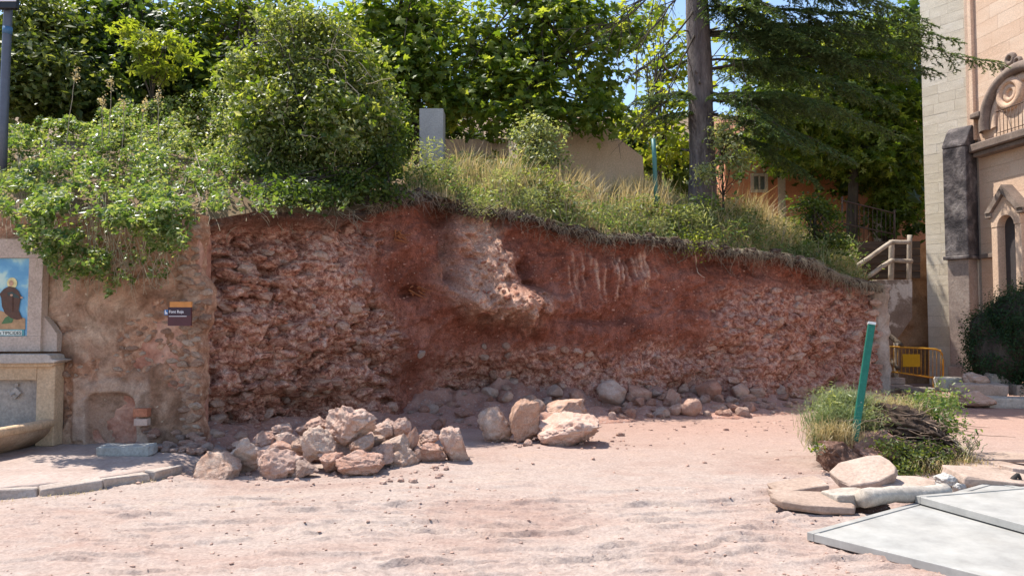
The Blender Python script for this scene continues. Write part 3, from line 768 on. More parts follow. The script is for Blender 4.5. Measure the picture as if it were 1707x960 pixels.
for k, v in LM.items():
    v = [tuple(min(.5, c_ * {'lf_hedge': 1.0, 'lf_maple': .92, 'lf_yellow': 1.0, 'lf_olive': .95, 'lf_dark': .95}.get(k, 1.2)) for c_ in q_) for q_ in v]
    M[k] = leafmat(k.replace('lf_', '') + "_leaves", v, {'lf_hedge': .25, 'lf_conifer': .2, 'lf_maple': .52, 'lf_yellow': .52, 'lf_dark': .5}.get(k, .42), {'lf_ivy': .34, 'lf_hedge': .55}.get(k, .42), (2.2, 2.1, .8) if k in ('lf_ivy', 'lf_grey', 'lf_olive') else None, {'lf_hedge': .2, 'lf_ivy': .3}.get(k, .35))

M['dry_stem'] = plain("dry_stem", (.34, .28, .19), .8, var=.3)
# ------------------------------------------------------------------ far wood on the hill
rng = np.random.default_rng(3)
mb = MB()
n_ = 1500
X_ = rng.uniform(-45, 50, n_); Y_ = rng.uniform(36, 64, n_)
Zc = np.interp(X_, [-50, 7.8], [0, 0]) + hill_z(X_, Y_) + rng.uniform(.3, 2.6, n_)
cen = np.stack([X_, Y_, Zc], 1)
C = np.repeat(cen, 16, 0) + rng.normal(size=(n_ * 16, 3)) * np.array([1.0, 1.0, .7])
leaves(mb, C, np.array([0, 0, .8]) + .8 * rng.normal(size=C.shape), .55, 'maple', rng)
tag(mb.build("woods", M['lf_olive']), "distant olive green wood covering the hill behind the garden trees", kind='stuff')

# ------------------------------------------------------------------ trees
def hb(px, Y):
    x = (px - 853.5) / F * Y
    return Vector((x, Y, float(hill_z(np.array([x]), np.array([Y]))[0]) - .1))
TG = "trees crowding the bank above the cliff"
tree("hazel_tree", "leafy olive green hazel at the left edge behind the street sign", "tree", hb(40, 14.5), [hb(40, 14.5), P(50, 120, 14.5), P(60, -40, 14.6)], .09,
     [ell(55, 60, 14.4, 85, 90, 1.1), ell(90, 140, 14.0, 90, 70, 1.0), ell(10, 150, 13.6, 50, 60, .8)], 420, 26, .22, 'oval', .13, 'lf_olive', seed=11, group=TG)
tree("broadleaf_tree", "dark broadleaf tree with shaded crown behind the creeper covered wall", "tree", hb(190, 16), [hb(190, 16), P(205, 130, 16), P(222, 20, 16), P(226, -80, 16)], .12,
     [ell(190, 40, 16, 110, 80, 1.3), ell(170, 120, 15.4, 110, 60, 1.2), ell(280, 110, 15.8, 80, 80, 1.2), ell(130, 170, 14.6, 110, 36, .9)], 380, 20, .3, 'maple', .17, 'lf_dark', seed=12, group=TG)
tree("sapling", "bright yellow-green sapling catching the sun among dark leaves above the creeper", "tree", hb(250, 13.4), [hb(250, 13.4), P(255, 150, 13.4), P(250, 50, 13.4)], .03,
     [ell(212, 50, 13.5, 18, 10, .3), ell(250, 70, 13.3, 16, 14, .4), ell(305, 98, 13.2, 22, 8, .3), ell(268, 118, 13.2, 26, 10, .3), ell(235, 90, 13.3, 14, 20, .3), ell(285, 66, 13.3, 16, 10, .3)], 38, 8, .13, 'palm', .17, 'lf_yellow', seed=13, ntw=14, twr=.012, group=TG)
tree("ash_tree", "tall tree with a leaning grey trunk between the left trees and the round bush", "tree", hb(452, 16.5), [hb(456, 16.5), P(448, 90, 16.5), P(425, 45, 16.5), P(398, -30, 16.5)], .12,
     [ell(360, 30, 16.5, 90, 60, 1.2), ell(330, 120, 16.2, 70, 70, 1.0), ell(420, 165, 15.5, 60, 60, .8), ell(470, 30, 17, 50, 50, .8)], 300, 18, .28, 'oval', .17, 'lf_maple', 'bark_grey', seed=14, group=TG)
tree("lime_tree", "sunlit yellow-green tree showing between the leaning trunk and the round bush", "tree", hb(405, 18), [hb(405, 18), P(405, 120, 18), P(420, 30, 18)], .07,
     [ell(395, 120, 18, 55, 70, .8), ell(470, 60, 18, 40, 50, .8)], 110, 18, .26, 'maple', .17, 'lf_yellow', seed=15, group=TG)
tree("ivy_bush", "big rounded bush overgrown with climbers standing at the cliff edge", "bush", hb(520, 12.2), [hb(520, 12.2), P(515, 250, 12.3), P(520, 150, 12.5)], .13,
     [ell(520, 100, 12.6, 86, 78, .9), ell(505, 190, 12.3, 108, 85, 1.0), ell(530, 265, 12.0, 96, 60, .7), ell(455, 230, 12.2, 60, 70, .7), ell(575, 150, 12.6, 46, 64, .6), ell(545, 55, 12.8, 40, 40, .5), ell(470, 90, 12.8, 36, 40, .5), ell(600, 215, 12.5, 30, 34, .4), ell(430, 285, 11.6, 40, 30, .4)], 640, 44, .17, 'oval', .068, 'lf_olive', seed=16, twr=.02, up=.6, outw=.6, rnd=.8, ntw=120)
mb = MB(); rng = np.random.default_rng(99); IB = bpy.data.objects["ivy_bush"]; ib0 = np.array(list(IB.location))
for pl in ([(545, 135), (580, 140), (600, 160), (592, 180), (572, 186)], [(478, 165), (480, 178), (470, 195)], [(455, 240), (445, 262), (432, 285)], [(500, 225), (540, 228), (560, 245), (556, 290)], [(520, 190), (505, 215), (512, 260)], [(560, 100), (575, 120), (578, 150)], [(430, 150), (450, 170), (455, 200)]):
    pts_ = np.array([list(P(a, b, 11.55)) for a, b in pl]); tq = np.linspace(0, len(pts_) - 1, 14); pp_ = np.stack([np.interp(tq, range(len(pts_)), pts_[:, d_]) for d_ in range(3)], 1)
    tube(mb, pp_ - ib0 + rng.normal(size=pp_.shape) * .012, np.linspace(.011, .004, 14), 5)
for k in range(60):
    a = np.array(list(P(rng.uniform(410, 620), rng.uniform(40, 320), rng.uniform(11.5, 12.4)))); tube(mb, wander(a, a + rng.normal(size=3) * np.array([.3, .1, .3]), 7, .05, rng) - ib0, np.linspace(.006, .002, 7), 4, False)
bl = [ell(420, 130, 12.6, 46, 50, .5), ell(500, 38, 12.6, 70, 30, .5), ell(610, 130, 12.7, 34, 60, .4), ell(560, 200, 11.7, 50, 60, .3), ell(440, 200, 11.8, 46, 50, .4), ell(635, 190, 12.8, 30, 50, .4)]
Cb, Nb, _ = clump_pts(bl, 100, 22, .16, rng, .4, .6, .5, .7)
mbl = MB(); leaves(mbl, Cb - ib0, Nb, .105, 'maple', rng); o = mbl.build("climber_leaves", M['lf_maple']); o.parent = IB; o['kind'] = 'stuff'
Cb, Nb, _ = clump_pts(bl, 190, 26, .15, rng, .4, .6, .5, .7)
mbl = MB(); leaves(mbl, Cb - ib0, Nb, .08, 'oval', rng); o = mbl.build("pale_foliage", M['lf_grey']); o.parent = IB; o['kind'] = 'stuff'
o = mb.build("dead_twigs", M['dry_stem'], None, True); o.parent = IB; o['kind'] = 'stuff'
tree("dark_shrub", "low dark shrub drooping over the cliff edge right of the big round bush", "shrub", hb(640, 12.6), [hb(640, 12.6), P(640, 270, 12.6)], .05,
     [ell(630, 275, 12.5, 44, 50, .45), ell(650, 215, 13.4, 32, 75, .5), ell(585, 312, 11.7, 50, 30, .35), ell(640, 318, 12.1, 34, 16, .25), ell(520, 330, 11.1, 60, 18, .3), ell(455, 320, 10.6, 50, 22, .3)], 330, 24, .13, 'oval', .07, 'lf_dark', seed=17, twr=.015, part="foliage")
tree("maple_tree", "large leaved dark green maple between the round bush and the concrete pillar", "tree", hb(690, 18), [hb(690, 18), P(694, 120, 18), P(705, 60, 18), P(690, -60, 18)], .12,
     [ell(650, 40, 18, 80, 70, 1.2), ell(690, 120, 17.6, 70, 80, 1.1), ell(640, 150, 17.2, 50, 60, .8)], 320, 18, .28, 'maple', .18, 'lf_maple', seed=18, group=TG)
tree("maple_tree", "broad maple with big lobed sunlit leaves, its forked dark trunks behind the concrete pillar wall", "tree", hb(905, 18.6),
     [hb(900, 18.6), P(898, 210, 18.6), P(906, 120, 18.6), P(903, -40, 18.6)], .17,
     [ell(800, 90, 18.4, 80, 75, 1.1), ell(915, 60, 18.6, 90, 80, 1.2), ell(1000, 120, 18.2, 62, 70, .9), ell(860, 160, 17.8, 130, 55, 1.0), ell(980, 195, 17.6, 70, 32, .7), ell(770, 170, 17.6, 50, 50, .7), ell(850, 205, 17.2, 60, 22, .5), ell(960, 20, 18.6, 70, 40, .8), ell(735, 30, 18.8, 50, 50, .8), ell(870, -10, 18.6, 110, 36, .8), ell(1040, 50, 19, 40, 50, .6)], 520, 17, .27, 'maple', .185, 'lf_maple', seed=19, ntw=60, twr=.045, group=TG)
tree("young_tree", "pale yellow-green tree in full sun left of the tall conifer trunk", "tree", hb(1100, 21), [hb(1100, 21), P(1100, 200, 21), P(1100, 100, 21)], .07,
     [ell(1095, 195, 20.5, 55, 55, .9), ell(1115, 250, 19.5, 40, 40, .7), ell(1060, 215, 20.5, 40, 30, .6), ell(1120, 110, 22, 50, 60, .9), ell(1080, 40, 22.5, 44, 40, .8), ell(1240, 60, 22.5, 40, 70, .8)], 190, 15, .28, 'oval', .19, 'lf_yellow', seed=20, group=TG)
tree("chestnut_tree", "dense horse chestnut filling the space between conifer and church", "tree", hb(1420, 23.5), [hb(1420, 23.5), P(1425, 200, 23.5), P(1420, 60, 23.5)], .18,
     [ell(1420, 190, 23.6, 110, 100, 1.0), ell(1490, 260, 23.8, 62, 90, .9), ell(1320, 210, 23.0, 80, 90, 1.0), ell(1440, 90, 24, 100, 60, 1.2), ell(1330, 110, 23.6, 60, 60, 1), ell(1500, 330, 23.8, 50, 50, .6), ell(1430, 272, 23.0, 80, 22, .8)], 760, 16, .26, 'palm', .22, 'lf_maple', seed=21, ntw=50, group=TG)
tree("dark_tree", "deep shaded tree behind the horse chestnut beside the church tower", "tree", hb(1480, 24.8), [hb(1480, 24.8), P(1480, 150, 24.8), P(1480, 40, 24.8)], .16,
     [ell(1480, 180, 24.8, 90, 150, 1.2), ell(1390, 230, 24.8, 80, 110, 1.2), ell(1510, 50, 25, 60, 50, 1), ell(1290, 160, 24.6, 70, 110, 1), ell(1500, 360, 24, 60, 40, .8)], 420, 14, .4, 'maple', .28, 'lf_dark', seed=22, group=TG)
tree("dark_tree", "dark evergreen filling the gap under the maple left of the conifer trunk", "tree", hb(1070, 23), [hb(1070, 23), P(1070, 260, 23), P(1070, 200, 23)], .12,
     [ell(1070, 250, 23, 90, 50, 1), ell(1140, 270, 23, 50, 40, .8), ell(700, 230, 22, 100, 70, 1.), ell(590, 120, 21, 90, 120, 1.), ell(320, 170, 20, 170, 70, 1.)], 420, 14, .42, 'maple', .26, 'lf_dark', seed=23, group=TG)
tree("pale_shrub", "pale sunlit shrub in front of the beige garden wall", "shrub", hb(893, 16.2), [hb(893, 16.2), P(893, 235, 16.2)], .04,
     [ell(893, 228, 16.2, 46, 34, .5), ell(900, 262, 16.0, 48, 26, .5)], 150, 24, .12, 'oval', .075, 'lf_grey', seed=24, twr=.012, part="foliage")
tree("pale_shrub", "pale leafy shrub growing against the right side of the conifer trunk", "shrub", hb(1208, 16.4), [hb(1208, 16.4), P(1205, 235, 16.4)], .03,
     [ell(1205, 222, 16.3, 24, 34, .3), ell(1225, 270, 16.1, 32, 36, .35), ell(1180, 285, 16., 30, 22, .3)], 90, 20, .11, 'oval', .085, 'lf_grey', seed=25, twr=.01, part="foliage")
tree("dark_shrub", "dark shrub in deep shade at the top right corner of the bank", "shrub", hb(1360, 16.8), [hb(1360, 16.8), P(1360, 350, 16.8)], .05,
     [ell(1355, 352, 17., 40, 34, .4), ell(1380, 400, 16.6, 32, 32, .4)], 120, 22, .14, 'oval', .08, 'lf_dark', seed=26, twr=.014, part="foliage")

# ------------------------------------------------------------------ tall conifer
def conifer():
    rng = np.random.default_rng(31)
    base = hb(1172, 17.0); b0 = np.array(list(base))
    root = thing("conifer_tree", "tall conifer with a straight grey trunk and drooping dark branches reaching the church", "tree", base)
    mt = MB()
    tp = np.array([list(base), list(P(1170, 230, 17)), list(P(1166, 100, 17)), list(P(1161, 0, 17)), list(P(1150, -420, 17)), list(P(1148, -620, 17))])
    ts = np.linspace(0, 5, 44); tr = np.stack([np.interp(ts, range(6), tp[:, k]) for k in range(3)], 1)
    rr = np.interp(ts, [0, .6, 3, 5], [.36, .285, .262, .05]) * (1 + .02 * rng.normal(size=44))
    tube(mt, tr - b0, rr, 24); vb = mt.v[0]; cb_ = vb.reshape(44, 24, 3).mean(1)[:, None, :]; vb = (cb_ + (vb.reshape(44, 24, 3) - cb_) * (1 + .10 * fbm(vb * np.array([3, 3, .8]), 3, 55)).reshape(44, 24, 1)).reshape(-1, 3); mt.v[0] = vb
    for k in range(9):
        i = rng.integers(2, 22); a_ = rng.uniform(2.6, 6.6); d_ = np.array([math.cos(a_), math.sin(a_), rng.uniform(-.1, .3)]); tube(mt, [tr[i] + d_ * .2 - b0, tr[i] + d_ * rng.uniform(.34, .5) - b0], [.035, .014], 6)
    o = mt.build("trunk", M['bark_grey'], None, True); o.parent = root
    spec = []   # start (on trunk), end, droop
    for (sx, sy), (ex, ey), Ye in [((1170, 60), (1655, 106), 15.2), ((1170, 20), (1610, 72), 15.6), ((1168, 120), (1560, 120), 15.6), ((1168, 100), (1480, 175), 15.4), ((1170, 160), (1400, 170), 15.3),
                                   ((1172, 190), (1420, 265), 15.6), ((1172, 150), (1330, 235), 15.2), ((1168, 60), (1420, 95), 15.6), ((1168, 10), (1340, 60), 15.4), ((1165, -40), (1480, 20), 15.6), ((1165, -60), (1560, 40), 16.2),
                                   ((1165, -30), (1300, 25), 15.2), ((1165, -20), (1250, 90), 15.6), ((1172, 215), (1370, 300), 16.4), ((1170, 170), (1500, 215), 17.6), ((1170, 120), (1350, 140), 18.6), ((1168, 60), (1500, 70), 18.8),
                                   ((1170, 170), (1060, 165), 16.2), ((1170, 190), (1085, 200), 16.6), ((1160, -60), (1330, -20), 15.4), ((1160, -80), (1420, -40), 15.8)]:
        spec.append((np.array(list(P(sx, sy, 17))), np.array(list(P(ex, ey, Ye)))))
    for k in range(7):
        sy = rng.uniform(-170, 90); ex = 1200 + 330 * rng.random() ** .8; Ye = rng.uniform(14.9, 18.6)
        spec.append((np.array(list(P(1168, sy, 17))), np.array(list(P(ex, sy + rng.uniform(15, 110) + 25, Ye)))))
    mn, ml = MB(), MB()
    tri, tw_ = [], []
    def needles(c0, d_, l_, drp, k):
        u = rng.random(k); c = c0 + d_ * l_ * u[:, None] + np.array([0, 0, -drp]) * (u ** 2)[:, None]
        sd2 = np.cross(d_, [0, 0, 1.0]); sd2 /= np.linalg.norm(sd2) + 1e-9
        nd = d_ * .8 + sd2 * (rng.choice([-1, 1], k) * rng.uniform(.3, 1.1, k))[:, None] + np.stack([0 * u, 0 * u, rng.normal(size=k) * .35], 1)
        nd /= np.linalg.norm(nd, axis=1)[:, None]
        wv_ = np.cross(nd, np.array([0, 0, 1.0]) + .5 * rng.normal(size=(k, 3))); wv_ /= np.linalg.norm(wv_, axis=1)[:, None]
        nl = rng.uniform(.04, .075, k)[:, None]
        tri.append(np.stack([c - wv_ * .011, c + wv_ * .011, c + nd * nl], 1))
    for a, b in spec:
        L = np.linalg.norm(b - a); n = int(L / .11) + 5; t = np.linspace(0, 1, n)[:, None]
        mid = (a + b) / 2 + np.array([0, 0, .13 * L])
        p = (1 - t) ** 2 * a + 2 * t * (1 - t) * mid + t ** 2 * b + .02 * np.cumsum(rng.normal(size=(n, 3)), 0) * .5
        tube(ml, p - b0, np.linspace(.034, .005, n), 5, False)
        dirs = np.gradient(p, axis=0); dirs /= np.linalg.norm(dirs, axis=1)[:, None]
        side = np.cross(dirs, [0, 0, 1.0]); side /= np.linalg.norm(side, axis=1)[:, None] + 1e-6
        for i in range(int(n * .15), n):
            f = i / n
            for sgn in (-1, 1):
                if rng.random() < .1: continue
                l_ = (.75 * (1 - f) ** .7 * min(1, f * 3) + .2) * rng.uniform(.6, 1.25) * min(1, L / 2.)
                d_ = dirs[i] * rng.uniform(.45, .8) + sgn * side[i] * rng.uniform(.6, 1.0) + np.array([0, 0, rng.uniform(-.30, .02)])
                d_ /= np.linalg.norm(d_); drp = .22 * l_
                tt = np.linspace(0, 1, 4)[:, None]; tube(ml, p[i] + d_ * l_ * tt + np.array([0, 0, -drp]) * tt ** 2 - b0, np.linspace(.006, .002, 4), 3, False)
                needles(p[i], d_, l_, drp, int(l_ / .009))
                for j in range(int(l_ / .085)):
                    u0 = rng.uniform(.12, .95); c0 = p[i] + d_ * l_ * u0 + np.array([0, 0, -drp * u0 ** 2])
                    sd3 = np.cross(d_, [0, 0, 1.0]); sd3 /= np.linalg.norm(sd3)
                    e_ = d_ * .7 + sd3 * rng.choice([-1, 1]) * rng.uniform(.5, .9) + np.array([0, 0, rng.uniform(-.35, 0)]); e_ /= np.linalg.norm(e_)
                    l2 = l_ * rng.uniform(.22, .45) * (1.1 - .5 * u0)
                    needles(c0, e_, l2, .2 * l2, int(l2 / .008) + 2)
    T_ = np.concatenate(tri) - b0; mn.add(T_.reshape(-1, 3), np.arange(len(T_) * 3).reshape(-1, 3)); print("needles", len(T_))
    o = mn.build("needles", M['lf_conifer']); o.parent = root; o['kind'] = 'stuff'
    o = ml.build("limbs", M['bark_dark'], None, True); o.parent = root
    # bare hanging twigs at the left of the trunk
    md = MB()
    def frac(a, b, r0, depth):
        L = np.linalg.norm(b - a); n = 9; p = wander(a, b, n, .03 * L, rng)
        tube(md, p - b0, np.linspace(r0, r0 * .3, n), 5, False)
        if depth:
            for k in range(7):
                i = rng.integers(2, n); d_ = (b - a) / L * .35 + np.array([rng.uniform(-.9, .5), rng.uniform(-.4, .4), rng.uniform(-1., .05)])
                frac(p[i], p[i] + d_ * L * rng.uniform(.2, .5), r0 * .5, depth - 1)
    for (sx, sy), (ex, ey) in [((1150, -30), (1060, 95)), ((1155, 20), (1085, 120)), ((1150, -60), (1010, 60)), ((1158, 60), (1100, 170)), ((1150, -60), (1035, 10))]:
        frac(np.array(list(P(sx, sy, 16.8))), np.array(list(P(ex, ey, 16.2))), .028, 2)
    for x0, y0, y1 in ((1240, 60, 205), (1256, 100, 200), (1170, -20, 60)):
        frac(np.array(list(P(x0 - 20, y0, 15))), np.array(list(P(x0, y1, 15))), .008, 1)
    o = md.build("dead_branches", M['bark_dark'], None, True); o.parent = root; o['kind'] = 'stuff'
conifer()

# ------------------------------------------------------------------ creeper over the plaster wall
def creeper():
    rng = np.random.default_rng(41)
    base = Vector((-5, 9.6, 2.8)); root = thing("creeper", "thick flowering creeper spilling down over the plastered wall at the left", "climbing plant", base)
    b0 = np.array(list(base)); n = 78000
    X_ = rng.uniform(-60, 600, n); Y_ = rng.uniform(150, 500, n)
    low = np.interp(X_, [-60, 0, 30, 90, 170, 260, 300, 330, 350, 430, 470, 540, 600], [330, 345, 395, 470, 482, 478, 440, 372, 350, 362, 352, 348, 330]) + 16 * vnoise(np.stack([X_ * .09, 0 * X_, 0 * X_], 1), 3)
    top = np.interp(X_, [-60, 60, 160, 250, 360, 430, 470, 600], [205, 205, 190, 170, 150, 170, 250, 280]) + 14 * vnoise(np.stack([X_ * .06, 0 * X_ + 5, 0 * X_], 1), 4)
    ok = (Y_ < low) & (Y_ > top)
    dens = fbm(np.stack([X_ * .03, Y_ * .03, 0 * X_], 1), 3, 5)
    ok &= (rng.random(n) < np.clip(.78 + 2.1 * dens, np.where(Y_ < 320, .4, .08), 1) * np.where(X_ > 440, .45, 1) * np.where(Y_ > low - 45, .55, 1))
    X_, Y_ = X_[ok], Y_[ok]; dens = dens[ok]
    D = np.where(Y_ > 345, 9.28, 9.28 + (345 - Y_) / 150 * 3.1)
    D = D + np.interp(X_, [300, 360, 470, 600], [0, .55, 1.1, 2.0]) * sstep(400, 340, Y_)
    D = D - .75 * dens - .22 * np.sin(np.clip((Y_ - 300) / 120, 0, 1) * np.pi) + rng.normal(size=len(X_)) * .10
    C = np.array([list(P(a, b, c)) for a, b, c in zip(X_, Y_, D)])
    N = np.array([-.25, -.25, .75]) + .55 * rng.normal(size=C.shape)
    sel = rng.random(len(C)); grey = (sel < .22 + .5 * gbump(X_, Y_, 320, 215, 110, 45))
    mb = MB(); leaves(mb, C[~grey] - b0, N[~grey], .068, 'oval', rng); o = mb.build("leaves", M['lf_ivy']); o.parent = root
    mb = MB(); leaves(mb, C[grey] - b0, N[grey], .05, 'oval', rng); o = mb.build("pale_leaves", M['lf_grey']); o.parent = root
    mb = MB()
    for k in range(110):
        x0 = rng.uniform(20, 330); lowk = np.interp(x0, [0, 30, 90, 260, 300, 330, 470], [345, 395, 470, 478, 440, 360, 330])
        y0 = lowk - rng.uniform(30, 160); y1 = lowk + rng.uniform(-20, 22)
        a = P(x0, y0, 9.3 if y0 > 345 else 9.3 + (345 - y0) / 150 * 3.0); b = P(x0 + rng.uniform(-25, 35), y1, 9.22 if y1 > 345 else 9.3 + (345 - y1) / 150 * 3.0)
        tube(mb, wander(a, b, 10, .05, rng) - b0, np.linspace(.005, .002, 10), 4, False)
    for k in range(70):
        x0 = rng.uniform(400, 580); a = P(x0, rng.uniform(310, 345), 10.9 + (x0 - 400) * .006); b = P(x0 + rng.uniform(-40, 40), rng.uniform(335, 385), 10.4 + (x0 - 400) * .006)
        tube(mb, wander(a, b, 10, .08, rng) - b0, np.linspace(.009, .003, 10), 4, False)
    o = mb.build("stems", M['dry_stem'], None, True); o.parent = root
M['root'] = plain("root_bark", (.22, .15, .105), .85, var=.35)
creeper()

# ------------------------------------------------------------------ grass and weeds on the bank
M['dry_grass'] = leafmat("dry_grass_blades", [(.36, .27, .13), (.50, .40, .22), (.62, .52, .33)], .35, .6, (1.5, 1.4, 1.0))
M['green_grass'] = leafmat("green_grass_blades", [(.10, .14, .04), (.18, .21, .08), (.30, .30, .15)], .4, .5, (1.5, 1.5, .9))
def blades(mb, B, h, wd, lean, rng):
    n = len(B); a = rng.uniform(0, 2 * np.pi, n); hd_ = np.stack([np.cos(a), np.sin(a), 0 * a], 1)
    le = lean * rng.uniform(.1, 1.2, n)
    wv_ = np.stack([-np.sin(a + rng.normal(size=n)), np.cos(a), 0 * a], 1) * (wd * rng.uniform(.6, 1.4, n))[:, None]
    up = np.array([0, 0, 1.0])
    m1 = B + up * (h * .55)[:, None] + hd_ * (h * le * .3)[:, None]
    tp = B + up * (h * (1 - .25 * le))[:, None] + hd_ * (h * le)[:, None]
    V_ = np.stack([B - wv_, B + wv_, m1 + wv_ * .75, m1 - wv_ * .75, tp], 1).reshape(-1, 3)
    o_ = (np.arange(n) * 5)[:, None]
    mb.add(V_, [o_ + np.array([[0, 1, 2, 3]]), o_ + np.array([[3, 2, 4]])])
rng = np.random.default_rng(51); n = 62000
X_ = rng.uniform(-2.4, 7.9, n); D_ = 4.2 * rng.random(n) ** 1.3 - .06; Y_ = hill_edge(X_)[0] + D_
Z_ = hill_z(X_, Y_) - .02; Bp = np.stack([X_, Y_, Z_], 1); ppx, ppy = proj(Bp)
gold = np.clip(1.2 * gbump(ppx, ppy, 1010, 305, 125, 40) + .55 * gbump(ppx, ppy, 740, 300, 50, 20) + .55 * gbump(ppx, ppy, 1270, 405, 90, 22) + .42 + .5 * fbm(Bp * 1.2, 2, 3), 0, 1)
keep = (ppx > 675) & (rng.random(n) < np.clip(.75 + 1.3 * fbm(Bp * 1.6, 2, 9), .1, 1))
hgt_cut = np.where((ppx > 685) & (ppx < 760) & (D_ > .9), .3, 1.0)
isg = (rng.random(n) < gold)
hgt = (.13 + .44 * rng.random(n) ** 1.9 + .95 * gbump(ppx, ppy, 1010, 305, 125, 46) * rng.random(n) + .35 * gbump(ppx, ppy, 830, 300, 90, 36) * rng.random(n) + .3 * gbump(ppx, ppy, 1280, 370, 80, 40) * rng.random(n)) * np.clip(.4 + D_ * 1.1, .4, 1) * np.clip(.8 + .9 * fbm(Bp * 1.3, 2, 19), .4, 1.4)
hgt = hgt * hgt_cut
mb = MB(); s_ = keep & isg; blades(mb, Bp[s_], hgt[s_] * 1.25, .008, .6, rng); tn = 4200; tx_ = rng.uniform(P(925, 0, 15.8).x, P(1120, 0, 15.8).x, tn); ty_ = hill_edge(tx_)[0] + .7 + 2.2 * rng.random(tn)
tB = np.stack([tx_, ty_, hill_z(tx_, ty_) - .02], 1); tB = tB[rng.random(tn) < np.clip(.55 + 1.6 * fbm(tB * 1.5, 2, 77), .05, 1)]
blades(mb, tB, rng.uniform(.4, 1.05, len(tB)), .0095, .5, rng); tag(mb.build("dry_grass", M['dry_grass']), "straw coloured dry grass on the bank above the cliff", kind='stuff')
mb = MB(); s_ = keep & ~isg; blades(mb, Bp[s_], hgt[s_], .007, .5, rng)
# broad leaved weeds among it
wn = 1500; xs = rng.uniform(-2.2, 7.8, wn); dsx = 3.4 * rng.random(wn) ** 1.4 + .02; ys = hill_edge(xs)[0] + dsx
cw = np.stack([xs, ys, hill_z(xs, ys) + .05 + .34 * rng.random(wn) ** 1.8 * np.clip(dsx + .3, 0, 1) * np.clip(.6 + 1.5 * fbm(np.stack([xs, ys, 0 * xs], 1) * 1.1, 2, 23), 0, 1)], 1)
Cw = np.repeat(cw, 16, 0) + rng.normal(size=(wn * 16, 3)) * np.array([.11, .11, .09])
_a, _b = proj(Cw); kp = (_a > 675) & ~((_a > 690) & (_a < 750) & (np.repeat(dsx, 16) > .9))
tag(mb.build("green_grass", M['green_grass']), "green grass on the bank above the cliff", kind='stuff')
mbw = MB(); leaves(mbw, Cw[kp], (np.array([0, -.1, .6]) + .6 * rng.normal(size=Cw.shape))[kp], .055, 'oval', rng); mbg_ = MB()
gsel = rng.random(wn) < .5; kk2 = np.repeat(gsel, 16) & kp
tag(mbw.build("weeds", M['lf_ivy']), "low leafy weeds on the bank above the cliff", kind='stuff')
leaves(mbg_, Cw[kk2] + np.array([.05, -.05, .05]), (np.array([0, -.1, .6]) + .6 * rng.normal(size=Cw.shape))[kk2], .04, 'narrow', rng)
tag(mbg_.build("grey_weeds", M['lf_grey']), "grey-green weeds scattered through the bank grass", kind='stuff')
# taller weeds singled out
for k, (px_, Y_, h_, lab) in enumerate([(800, 13.6, .30, "grey-green feathery weed drooping at the cliff edge above the pale earth hump"), (1395, 16.2, .35, "bright green weed hanging at the right end of the cliff edge"), (1160, 14.7, .25, "yellow-green weed trailing over the cliff edge below the conifer"),
                                        (1335, 16.1, .45, "tall grass-like weed near the right end of the bank"), (835, 15.6, .5, "clump of upright sword-shaped leaves below the garden wall")]):
    b = hb(px_, Y_); root = thing("weed", lab, "weed", b); mb = MB(); rr_ = np.random.default_rng(60 + k)
    if k in (3, 4):
        q_ = rr_.normal(size=(170, 3)) * np.array([.35, .15, 0]); blades(mb, q_, h_ * rr_.uniform(.6, 1.1, 170), .012, .35, rr_)
    else:
        q_ = rr_.normal(size=(700, 3)) * np.array([.2, .12, .13]) + np.array([0, -.12, .1]); leaves(mb, q_, np.array([0, -.3, .5]) + .7 * rr_.normal(size=q_.shape), .045, 'narrow' if k == 0 else 'oval', rr_)
    o = mb.build("foliage", M['lf_grey' if k == 0 else 'lf_yellow' if k == 2 else 'green_grass']); o.parent = root
    ms = MB()
    for j in range(8): tube(ms, wander((0, 0, -.05), (rr_.normal() * .2, -.1 + rr_.normal() * .1, .2), 5, .02, rr_), .004, 4, False)
    o = ms.build("stem", M['dry_stem']); o.parent = root
rr_ = np.random.default_rng(777); kinds = [('lf_ivy', 'oval', .06), ('lf_grey', 'narrow', .06), ('lf_olive', 'oval', .05), ('green_grass', 'narrow', .085)]
WP = []
for k, (mt_, sh_, sz_) in enumerate(kinds):
    for v_ in range(2):
        n_ = 260; hh_ = rr_.random(n_) ** .8; q_ = np.stack([rr_.normal(size=n_) * .17 * (1.1 - .5 * hh_), rr_.normal(size=n_) * .17 * (1.1 - .5 * hh_), hh_ * .6], 1)
        mb = MB(); leaves(mb, q_, np.array([0, -.25, .55]) + .65 * rr_.normal(size=q_.shape), sz_, sh_, rr_); me = mb.mesh("foliage"); me.materials.append(M[mt_])
        ms = MB()
        for j in range(7): tube(ms, wander((0, 0, -.08), (rr_.normal() * .15, rr_.normal() * .15, .35 + .2 * rr_.random()), 5, .03, rr_), np.linspace(.005, .002, 5), 4, False)
        m2_ = ms.mesh("stem"); m2_.materials.append(M['dry_stem']); WP.append((me, m2_))
